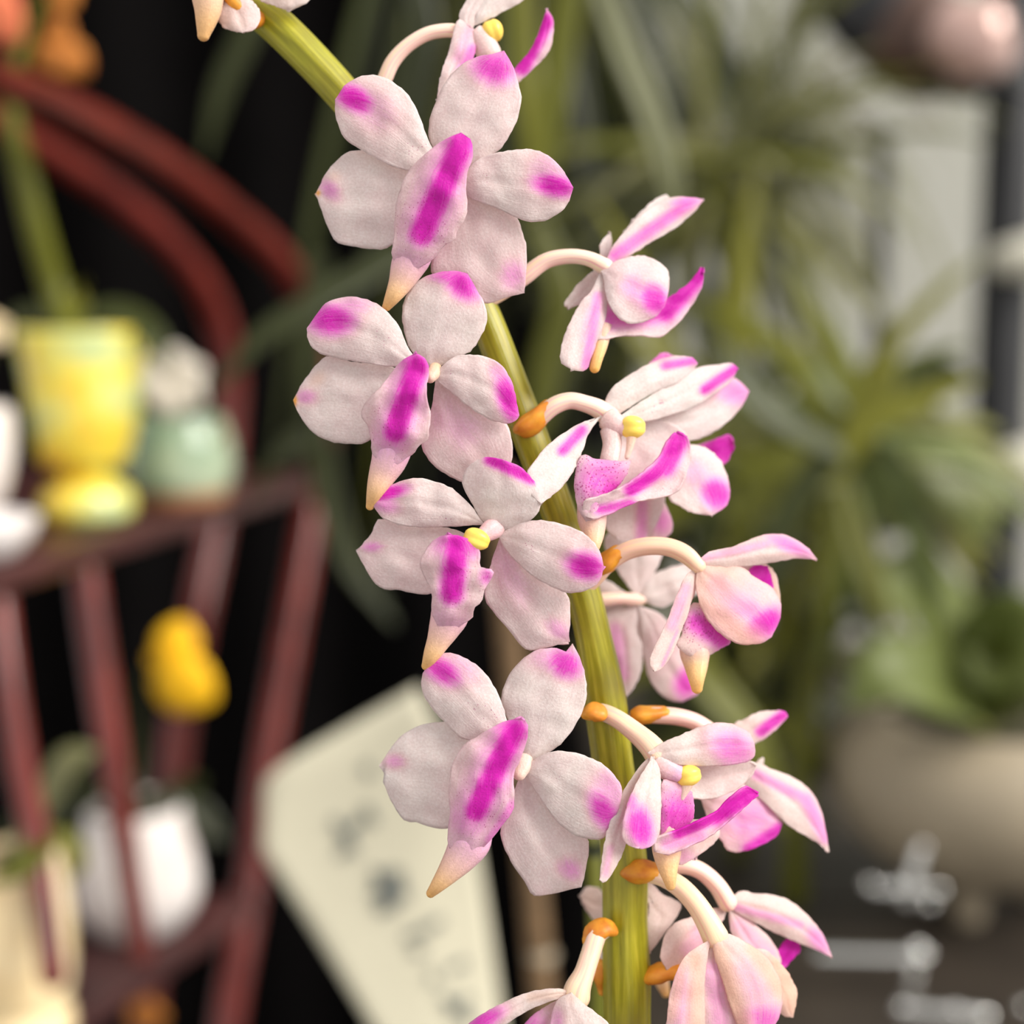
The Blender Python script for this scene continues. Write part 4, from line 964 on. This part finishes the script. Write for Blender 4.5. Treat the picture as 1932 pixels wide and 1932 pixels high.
# lower shelf: white pot, cream pot, yellow bloom
w2 = on_z(262, 1752, S2 + 0.0005); d2 = depth_of(w2); s = px(1, d2)
wp = empty('flower_pot', w2)
tag(wp, 'white glazed tulip-shaped pot on the lower shelf', 'pot')
lathe('body', w2, fine([(60 * s, 0), (78 * s, 6 * s), (108 * s, 50 * s), (116 * s, 92 * s), (108 * s, 150 * s), (94 * s, 200 * s), (88 * s, 236 * s), (80 * s, 240 * s), (80 * s, 220 * s)]), WHITE_GLAZE, wp, 40, 0, 5, 0.02)
lathe('moss', w2, [(84 * s, 216 * s), (40 * s, 224 * s), (0.0001, 226 * s)], MOSS, wp, 20, 0.001)
top2 = w2 + Vector((0, 0, 222 * s))
ypl = empty('yellow_orchid', top2)
tag(ypl, 'bright yellow lobed flower on a thin stem from the white tulip pot', 'flower')
pipe('stem', [top2, U(262, 1420, d2), U(258, 1330, d2), U(275, 1270, d2 - 0.005), U(315, 1240, d2 - 0.01)], [6 * s, 5 * s, 5 * s, 5 * s, 5 * s], LEAF_DARK, ypl)
yc = U(325, 1250, d2 - 0.01)
ball_petal('petal', yc, (0.25, 0, 1), px(82, d2), px(84, d2), Y_PETAL, ypl)
ball_petal('lip', U(300, 1262, d2 - 0.012), (0.85, -0.1, -0.5), px(118, d2), px(122, d2), Y_PETAL, ypl, 0.1, 0.4)
ball_petal('petal', yc, (-0.8, 0, 0.1), px(48, d2), px(50, d2), Y_PETAL, ypl)
def l2(pts, ws, mat=LEAF_DARK, dd=0.0, parent=ypl):
    return strap('leaf', [top2] + [U(x, y, d2 + dd) for x, y in pts], [w * s for w in ws], mat, parent)
l2([(180, 1530), (100, 1500), (30, 1560), (-10, 1600)], [30, 50, 60, 40, 8], LEAF_DARK, 0.02)
l2([(330, 1500), (360, 1480), (385, 1475)], [30, 46, 40, 8], LEAF_DARK, 0.01)
l2([(350, 1520), (395, 1560), (425, 1590)], [30, 52, 44, 8], LEAF_DARK, 0.0)
l2([(240, 1490), (180, 1490), (110, 1560), (90, 1600)], [30, 50, 60, 50, 8], LEAF_DARK, -0.01)
c2 = on_z(45, 1985, S2 + 0.0005); dc2 = depth_of(c2); s = px(1, dc2)
cp = empty('flower_pot', c2)
tag(cp, 'cream glazed wavy pot cut by the lower corner of the picture', 'pot')
lathe('body', c2, fine([(60 * s, 0), (84 * s, 10 * s), (96 * s, 46 * s), (92 * s, 84 * s), (84 * s, 100 * s), (94 * s, 130 * s), (100 * s, 190 * s), (98 * s, 280 * s), (86 * s, 372 * s), (74 * s, 396 * s), (68 * s, 380 * s)]), CREAM_GLAZE, cp, 40)
lathe('moss', c2, [(76 * s, 376 * s), (40 * s, 386 * s), (0.0001, 388 * s)], MOSS, cp, 20, 0.001)
tcp = c2 + Vector((0, 0, 384 * s))
cpl = empty('strap_leaf_seedling', tcp)
tag(cpl, 'seedling of dull green strap leaves growing in the cream pot', 'plant')
strap('leaf', [tcp, U(80, 1520, dc2), U(130, 1440, dc2), U(185, 1415, dc2)], [30 * s, 44 * s, 66 * s, 10 * s], LEAF_GREY, cpl)
strap('leaf', [tcp, U(90, 1590, dc2 - 0.03), U(40, 1640, dc2 - 0.045), U(-30, 1670, dc2 - 0.05)], [20 * s, 40 * s, 46 * s, 10 * s], LEAF_OLIVE, cpl)
strap('leaf', [tcp, U(110, 1580, dc2), U(150, 1620, dc2), U(135, 1660, dc2)], [20 * s, 34 * s, 34 * s, 10 * s], LEAF_OLIVE, cpl)
yb2 = empty('low_bloom', U(275, 1905, 0.60))
tag(yb2, 'dim ochre flower under the lower shelf', 'flower')
for q in range(5):
    a = q * 1.2566
    ball_petal('petal', U(275, 1915, 0.66), (math.cos(a), -0.2, math.sin(a)), px(42, 0.6), px(40, 0.6), O_PETAL, yb2)
pipe('stem', [U(275, 1915, 0.66), U(268, 2000, 0.67), U(262, 2200, 0.68)], [px(5, 0.6)] * 3, LEAF_DARK, yb2)

# ------------------------------------------------------------------ handwritten card
def card():
    outline = [(510, 1462), (650, 1375), (790, 1296), (880, 1400), (950, 1640), (1010, 1960), (1040, 2200), (860, 2200), (700, 1935), (590, 1755), (494, 1605), (498, 1530)]
    dd = lambda x, y: 0.52 + 0.00004 * (x - 500) + 0.012 * math.sin((y - 1300) / 300)
    e_ = empty('plant_label', U(860, 2200, dd(860, 2200)))
    tag(e_, 'cream paper plant label with grey handwriting, hanging below the blossoms', 'label')
    # sheet as a fan of rows between its two long sides
    A = catmull([Vector(p) for p in [(494, 1605), (590, 1755), (700, 1935), (860, 2200)]], 24)
    Bs = catmull([Vector(p) for p in [(790, 1296), (862, 1420), (910, 1660), (985, 2200)]], 24)
    top = catmull([Vector(p) for p in [(494, 1605), (498, 1530), (510, 1462), (650, 1375), (790, 1296)]], 15)
    verts = []
    for i in range(24):
        for q in range(15):
            t = q / 14
            p = A[i].lerp(Bs[i], t)
            if i < 6:
                p = top[q].lerp(A[6].lerp(Bs[6], t), i / 6)
            verts.append(U(p.x, p.y, dd(p.x, p.y)))
    o = mesh_obj('card', verts, grid_faces(24, 15), CARD, e_)
    md = o.modifiers.new('thickness', 'SOLIDIFY'); md.thickness = 0.0006; md.offset = 1
    def stroke(pts, w):
        W = []
        P = catmull([Vector(p) for p in pts], 8)
        vs, fs = [], []
        for i, p in enumerate(P):
            t = (P[min(i + 1, 7)] - P[max(i - 1, 0)]).normalized()
            nn = Vector((-t.y, t.x))
            for sgn in (-1, 1):
                q = p + nn * sgn * w
                for k in (0.0008, 0.0012):
                    vs.append(U(q.x, q.y, dd(q.x, q.y) - k))
        for i in range(7):
            a0 = i * 4
            b0 = a0 + 4
            fs += [(a0 + 1, a0 + 3, b0 + 3, b0 + 1), (a0, b0, b0 + 2, a0 + 2), (a0, a0 + 1, b0 + 1, b0), (a0 + 2, b0 + 2, b0 + 3, a0 + 3)]
        mesh_obj('ink_stroke', vs, fs, INK, e_)
    for pts in ([(630, 1545), (655, 1580), (672, 1610)], [(650, 1572), (685, 1545)], [(655, 1600), (640, 1615)], [(690, 1520), (705, 1556)],
                [(705, 1640), (735, 1690), (742, 1720)], [(700, 1690), (760, 1650)], [(712, 1712), (768, 1680)], [(735, 1640), (722, 1725)], [(750, 1640), (762, 1700)],
                [(765, 1770), (800, 1755), (835, 1735)], [(780, 1790), (800, 1800)], [(815, 1835), (822, 1855)], [(835, 1880), (870, 1905), (890, 1935)], [(850, 1915), (885, 1880)], [(690, 1440), (700, 1465)], [(850, 1830), (880, 1815)]):
        stroke(pts, 7.5)
card()

# ------------------------------------------------------------------ foliage behind
prng = random.Random(11)
def leaf_arc(parent, c, direction, length, droop, w, mat, fold=0.3):
    d = Vector(direction).normalized()
    pts, p = [], Vector(c)
    n = 6
    for i in range(n + 1):
        pts.append(p.copy())
        p = p + d * (length / n)
        d = (d + Vector((0, 0, -droop / n))).normalized()
    ws = [w * 0.55, w * 0.9, w, w, w * 0.9, w * 0.6, w * 0.08]
    return strap('leaf', pts, ws, mat, parent, fold, 13, prng.uniform(-0.7, 0.7))
def clump(name, label, cat, cpx, depth, count, lengths, spread, droop, width, mats, cane_to=None, cane_r=0.003, jitter=0.012):
    c = U(cpx[0], cpx[1], depth)
    e_ = empty(name, c)
    tag(e_, label, cat)
    if cane_to:
        W = [c] + [U(*q) for q in cane_to if q != 'bench']
        W.append(Vector((W[-1].x, W[-1].y, BZ + cane_r + 0.0005)))
        pipe('cane', W, [cane_r] * len(W), LEAF_OLIVE, e_)
    for q in range(count):
        a = prng.uniform(*spread)
        dirn = (math.cos(a), prng.uniform(-0.35, 0.45), math.sin(a))
        cc = c + Vector((prng.uniform(-1, 1), prng.uniform(-1, 1), prng.uniform(-1, 1))) * jitter
        leaf_arc(e_, cc, dirn, prng.uniform(*lengths), prng.uniform(*droop), prng.uniform(*width), prng.choice(mats))
    return e_
PI = math.pi
# hanging plant whose leaves fall behind the flowers
hp = clump('hanging_plant', 'dark grassy plant hanging down behind the four open blossoms', 'plant', (900, -260), 0.95, 70, (0.20, 0.46), (-PI * 0.62, -PI * 0.08), (0.9, 2.2), (0.007, 0.013), [LEAF_DARK, LEAF_DARK, LEAF_DARK, LEAF_OLIVE], jitter=0.05)
for pts, ws, mt in (
        ([(1010, 330, 0.62), (860, 420, 0.62), (720, 500, 0.60), (600, 570, 0.58), (490, 640, 0.57), (400, 745, 0.56)], [50, 56, 58, 56, 46, 8], LEAF_DARK),
        ([(820, 560, 0.66), (700, 700, 0.66), (600, 800, 0.66), (520, 870, 0.65), (470, 940, 0.65)], [46, 52, 50, 40, 8], LEAF_DARK),
        ([(600, 480, 0.7), (590, 700, 0.7), (610, 900, 0.7), (660, 1060, 0.7), (745, 1180, 0.7)], [46, 54, 54, 44, 8], LEAF_DARK),
        ([(505, -40, 0.7), (470, 60, 0.7), (420, 170, 0.7), (385, 300, 0.7)], [40, 50, 44, 8], LEAF_DARK),
        ([(1080, -60, 0.6), (1062, 60, 0.6), (1048, 180, 0.6), (1040, 320, 0.6)], [60, 62, 54, 20], LEAF_OLIVE),
        ([(1130, -40, 0.6), (1175, 90, 0.6), (1225, 210, 0.6), (1262, 330, 0.6), (1275, 430, 0.6)], [50, 60, 62, 50, 12], LEAF_GREY),
        ([(780, -60, 0.62), (800, 60, 0.62), (770, 200, 0.62), (700, 330, 0.62)], [50, 56, 50, 12], LEAF_DARK),
        ([(985, -40, 0.66), (990, 120, 0.66), (1010, 260, 0.66), (1000, 400, 0.66)], [50, 56, 56, 16], LEAF_OLIVE),
        ([(1010, 420, 0.64), (1060, 560, 0.64), (1030, 700, 0.64), (1010, 840, 0.64)], [50, 60, 60, 20], LEAF_OLIVE),
        ([(1300, 1180, 0.6), (1330, 1280, 0.6), (1420, 1400, 0.6), (1480, 1560, 0.6)], [60, 70, 60, 14], LEAF_OLIVE)):
    strap('leaf', [U(*p) for p in pts], [px(w, p[2]) for w, p in zip(ws, pts)], mt, hp, 0.2, 18)
# radiating clump
clump('grassy_clump', 'clump of fine olive leaves radiating in front of the pale wall', 'plant', (1370, 330), 0.82, 80, (0.06, 0.17), (-PI * 1.1, PI * 0.6), (0.3, 1.6), (0.004, 0.008), [LEAF_OLIVE, LEAF_OLIVE, LEAF_GREY, LEAF_DARK],
      [(1372, 520, 0.83), (1360, 900, 0.84), (1350, 1200, 0.85), 'bench'], jitter=0.018)
clump('wispy_reed_plant', 'wispy grey-green bladed plant near the thin rod', 'plant', (1480, 120), 1.14, 60, (0.08, 0.24), (-PI * 0.9, PI * 0.25), (0.6, 2.0), (0.002, 0.005), [LEAF_GREY, LEAF_GREY, LEAF_OLIVE],
      [(1490, 400, 1.15), (1500, 800, 1.16), (1500, 1000, 1.16), 'bench'], jitter=0.04)
vc = clump('strap_leaf_plant', 'yellow-green fan of strap leaves growing beside the black pole', 'plant', (1610, 850), 0.66, 34, (0.05, 0.11), (-PI * 0.9, PI * 1.0), (0.5, 1.5), (0.008, 0.014), [LEAF_OLIVE, LEAF_OLIVE, LEAF_BROAD],
      [(1590, 1000, 0.68), (1530, 1250, 0.7), (1505, 1500, 0.7), 'bench'], 0.006, jitter=0.014)
for pts, ws, mt in (
        ([(1560, 900, 0.60), (1650, 800, 0.6), (1750, 750, 0.6), (1850, 715, 0.6)], [40, 50, 46, 12], LEAF_OLIVE),
        ([(1590, 920, 0.58), (1610, 1000, 0.58), (1640, 1090, 0.58), (1670, 1180, 0.58)], [40, 58, 60, 14], LEAF_OLIVE),
        ([(1600, 820, 0.62), (1660, 740, 0.62), (1690, 640, 0.62)], [50, 60, 12], LEAF_OLIVE),
        ([(1560, 860, 0.6), (1500, 950, 0.6), (1450, 1050, 0.6), (1430, 1160, 0.6)], [50, 60, 56, 14], LEAF_DARK),
        ([(1600, 860, 0.6), (1480, 800, 0.6), (1400, 720, 0.6), (1360, 640, 0.6)], [50, 60, 56, 14], LEAF_DARK),
        ([(1600, 880, 0.63), (1480, 880, 0.63), (1420, 940, 0.63), (1400, 1040, 0.63)], [50, 70, 60, 14], LEAF_OLIVE)):
    strap('leaf', [U(*p) for p in pts], [px(w, p[2]) for w, p in zip(ws, pts)], mt, vc, 0.25, 18)
clump('olive_bush', 'dense olive bush filling the gap between the side-on blossoms and the bowl', 'plant', (1400, 930), 0.80, 90, (0.06, 0.15), (-PI, PI), (0.6, 1.8), (0.008, 0.016), [LEAF_OLIVE, LEAF_OLIVE, LEAF_DARK, LEAF_DARK],
      [(1405, 1050, 0.8), (1410, 1200, 0.8), 'bench'], 0.006, jitter=0.035)
clump('low_shrub', 'low dark shrub standing on the bench behind the drooping blossoms', 'plant', (1400, 1330), 0.76, 60, (0.04, 0.09), (-PI * 0.2, PI * 1.2), (0.6, 1.8), (0.007, 0.014), [LEAF_OLIVE, LEAF_DARK, LEAF_DARK],
      [(1400, 1400, 0.76), (1400, 1450, 0.76), 'bench'], 0.005, jitter=0.025)
bl = empty('broad_leaf_plant', U(1850, 1330, 0.7))
tag(bl, 'plant with broad dull green leaves above the beige bowl', 'plant')
for pts, ws, mt in (
        ([(1700, 1010, 0.66), (1690, 900, 0.66), (1760, 880, 0.66), (1830, 950, 0.66), (1850, 1030, 0.66)], [60, 150, 200, 130, 20], LEAF_BROAD),
        ([(1640, 880, 0.7), (1690, 780, 0.72), (1760, 720, 0.72), (1830, 720, 0.7)], [60, 130, 120, 20], LEAF_DARK),
        ([(1850, 1330, 0.7), (1790, 1200, 0.68), (1720, 1120, 0.66), (1640, 1110, 0.65)], [100, 200, 190, 30], LEAF_BROAD),
        ([(1850, 1330, 0.7), (1870, 1240, 0.68), (1915, 1180, 0.66), (1990, 1160, 0.65)], [100, 160, 150, 30], LEAF_BROAD),
        ([(1860, 1340, 0.66), (1780, 1290, 0.62), (1680, 1270, 0.6), (1600, 1330, 0.6)], [90, 170, 150, 20], LEAF_BROAD),
        ([(1860, 1340, 0.66), (1900, 1260, 0.62), (1960, 1220, 0.6), (2040, 1240, 0.6)], [90, 170, 150, 20], LEAF_BROAD)):
    strap('leaf', [U(*p) for p in pts], [px(w, p[2]) for w, p in zip(ws, pts)], mt, bl, 0.12, 20)
pipe('stem', [U(1850, 1330, 0.7), U(1852, 1400, 0.68), U(1850, 1470, 0.66)], [0.005] * 3, LEAF_OLIVE, bl)
# second cane right behind the flower stem and a bamboo stake
gc = empty('green_cane', U(1126, 2200, 0.26))
tag(gc, 'dark green cane just behind the thick flower stem', 'stem')
pipe('cane', [U(1110, 1480, 0.27), U(1120, 1640, 0.265), U(1126, 1850, 0.262), U(1130, 2200, 0.26)], [px(16, 0.27)] * 4, LEAF_OLIVE, gc)
for y in (1600, 1880):
    lathe('node_ring', U(1120 + (y - 1600) * 0.02, y, 0.265), [(px(15, 0.265), -0.0012), (px(19, 0.265), 0), (px(15, 0.265), 0.0012)], LEAF_DARK, gc, 18)
sk = empty('bamboo_stake', U(1060, 2300, 0.5))
tag(sk, 'tan bamboo stake behind the lower blossoms', 'stake')
pipe('stake', [U(940, 900, 0.5), U(962, 1200, 0.5), U(990, 1500, 0.5), U(1060, 2300, 0.5)], [px(26, 0.5)] * 4, BARK, sk)
for x, y in ((955, 1120), (985, 1440), (1020, 1800)):
    lathe('node_ring', U(x, y, 0.5), [(px(25, 0.5), -0.002), (px(30, 0.5), 0), (px(25, 0.5), 0.002)], TAN_CLAY, sk, 18)

# ------------------------------------------------------------------ black pole with clamps and lamp
def pole():
    d = 0.9
    e_ = empty('black_pole', U(1862, 1470, d))
    tag(e_, 'black metal pole standing near the right edge', 'pole')
    top = U(1925, -200, d); low = U(1868, 1300, d); bot = Vector((low.x, low.y, BZ + 0.012))
    pipe('tube', [top, top.lerp(bot, 0.5), bot], [px(52, d)] * 3, METAL_BLACK, e_, 24, 20, True, False)
    lathe('base_plate', Vector((bot.x, bot.y, BZ + 0.0005)), fine([(0.05, 0), (0.052, 0.004), (0.05, 0.008), (0.02, 0.012), (0.0002, 0.0125)]), METAL_BLACK, e_)
    for x0, x1, y, hh in ((1895, 1990, 490, 40), (1880, 1990, 905, 66)):
        pts = [U(x0, y, d - 0.03), U((x0 + x1) / 2, y - 4, d - 0.035), U(x1, y + 2, d - 0.03)]
        W = pipe('clip', pts, [px(hh * 0.8, d), px(hh, d), px(hh, d)], PLASTIC, e_, 20, 10)
        W['label'] = 'ivory plastic clip'
    s_ = empty('spot_lamp', U(1840, 70, d - 0.05))
    tag(s_, 'dark spot lamp with shiny copper knob clamped to the black pole', 'lamp')
    ax = [U(1570, -60, d - 0.04), U(1610, -10, d - 0.04), U(1690, 50, d - 0.045), U(1770, 100, d - 0.05), U(1815, 125, d - 0.05)]
    pipe('barrel', ax, [px(56, d), px(76, d), px(92, d), px(96, d), px(66, d)], METAL_BLACK, s_, 28, 24)
    pipe('collar', [U(1726, 72, d - 0.05), U(1746, 84, d - 0.05)], [px(99, d), px(101, d)], BRONZE, s_, 28, 8)
    k_ = U(1836, 78, d - 0.09)
    v, f_, uv, _ = tube_mesh([k_ + Vector((-px(20, d), 0, px(8, d))), k_, k_ + Vector((px(30, d), 0.005, -px(12, d)))], [px(64, d), px(76, d), px(50, d)], 28, 0, 0, True, True)
    o = mesh_obj('knob', v, f_, CHROME, s_, uv); o['label'] = 'polished copper knob'
    pipe('bracket', [U(1842, 100, d - 0.06), U(1890, 140, d - 0.03), U(1915, 170, d)], [px(40, d), px(36, d), px(34, d)], METAL_BLACK, s_, 18)
    r_ = empty('hanging_hook', U(1668, 620, d + 0.08))
    tag(r_, 'thin grey rod with a rounded wire loop below the spot lamp', 'hook')
    pts = []
    for q in range(17):
        a = PI * (1.12 - q / 16 * 1.24)
        pts.append(U(1680 + 100 * math.cos(a), 130 + 120 * -math.sin(a) * -1, d + 0.08))
    pipe('loop', pts, [px(9, d)] * 17, GREY_GLAZE, r_, 10, 40)
    pipe('rod', [U(1664, 246, d + 0.08), U(1662, 400, d + 0.08), U(1655, 700, d + 0.08), U(1650, 1100, d + 0.08)], [px(19, d), px(18, d), px(16, d), px(16, d)], METAL_BLACK, r_, 12)
pole()

# ------------------------------------------------------------------ bench, bowl and added highlight wires in the lower corner
def bench():
    e_ = empty('bench', Vector((0.35, 0.85, 0)))
    tag(e_, 'dark wooden bench top under the beige bowl', 'bench')
    x0, x1, y0, y1 = 0.05, 0.75, 0.30, 1.25
    n = 5
    for q in range(n):
        a0 = y0 + (y1 - y0) * q / n + 0.002
        a1 = y0 + (y1 - y0) * (q + 1) / n - 0.002
        box('plank', [Vector((x0, a0, BZ - 0.02)), Vector((x1, a0, BZ - 0.02)), Vector((x1, a1, BZ - 0.02)), Vector((x0, a1, BZ - 0.02))], 0.02, BENCH, e_)
    for x in (x0 + 0.05, x1 - 0.05):
        for y in (y0 + 0.06, y1 - 0.06):
            box('leg', [Vector((x - 0.02, y - 0.02, 0)), Vector((x + 0.02, y - 0.02, 0)), Vector((x + 0.02, y + 0.02, 0)), Vector((x - 0.02, y + 0.02, 0))], BZ - 0.021, BENCH, e_)
bench()
def bowl():
    c = on_z(1850, 1700, BZ); d = depth_of(c); s = px(1, d)
    e_ = empty('ceramic_bowl', c)
    tag(e_, 'large beige ceramic bowl on small feet, holding the broad-leaved plant', 'bowl')
    lathe('body', c, fine([(90 * s, 60 * s), (150 * s, 74 * s), (225 * s, 120 * s), (278 * s, 200 * s), (288 * s, 270 * s), (264 * s, 330 * s), (215 * s, 362 * s), (190 * s, 366 * s), (182 * s, 352 * s)]), TAN_CLAY, e_, 48)
    lathe('soil', c, [(186 * s, 352 * s), (100 * s, 358 * s), (0.0001, 362 * s)], MOSS, e_, 30, 0.003)
    for q in range(3):
        a = q * 2.0944 + 4.2
        f0 = c + Vector((math.cos(a) * 110 * s, math.sin(a) * 110 * s, 0))
        lathe('foot', f0, fine([(22 * s, 0), (30 * s, 10 * s), (34 * s, 40 * s), (40 * s, 74 * s)]), TAN_CLAY, e_, 18)
bowl()
def rack():  # steel wires and joints added and shaped to stand in for blurred highlights
    d = 0.62
    e_ = empty('highlight_wires', on_z(1720, 1960, BZ))
    tag(e_, 'bright steel wires added as highlights in the lower corner on the bench', 'rack')
    def rod(p, q, dd, r=12):
        pipe('wire', [U(*p, dd), U((p[0] + q[0]) / 2, (p[1] + q[1]) / 2, dd), U(*q, dd)], [px(r, dd)] * 3, STEEL, e_, 12, 6)
    rod((1548, 1802), (1735, 1806), d)
    rod((1650, 1676), (1770, 1680), d + 0.03)
    rod((1738, 1600), (1712, 1700), d + 0.03)
    rod((1730, 1790), (1712, 1925), d)
    rod((1700, 1905), (1860, 1918), d - 0.02)
    for x, y, dd in ((1640, 1668, d + 0.03), (1690, 1672, d + 0.03), (1752, 1706, d + 0.02), (1745, 1800, d), (1700, 1900, d - 0.02), (1800, 1905, d - 0.02), (1930, 1900, d - 0.02)):
        c = U(x, y, dd); r = px(11, dd)
        lathe('joint', c, fine([(0.0002, -r), (r * 0.8, -r * 0.6), (r, 0), (r * 0.8, r * 0.6), (0.0002, r)]), STEEL, e_, 16)
rack()
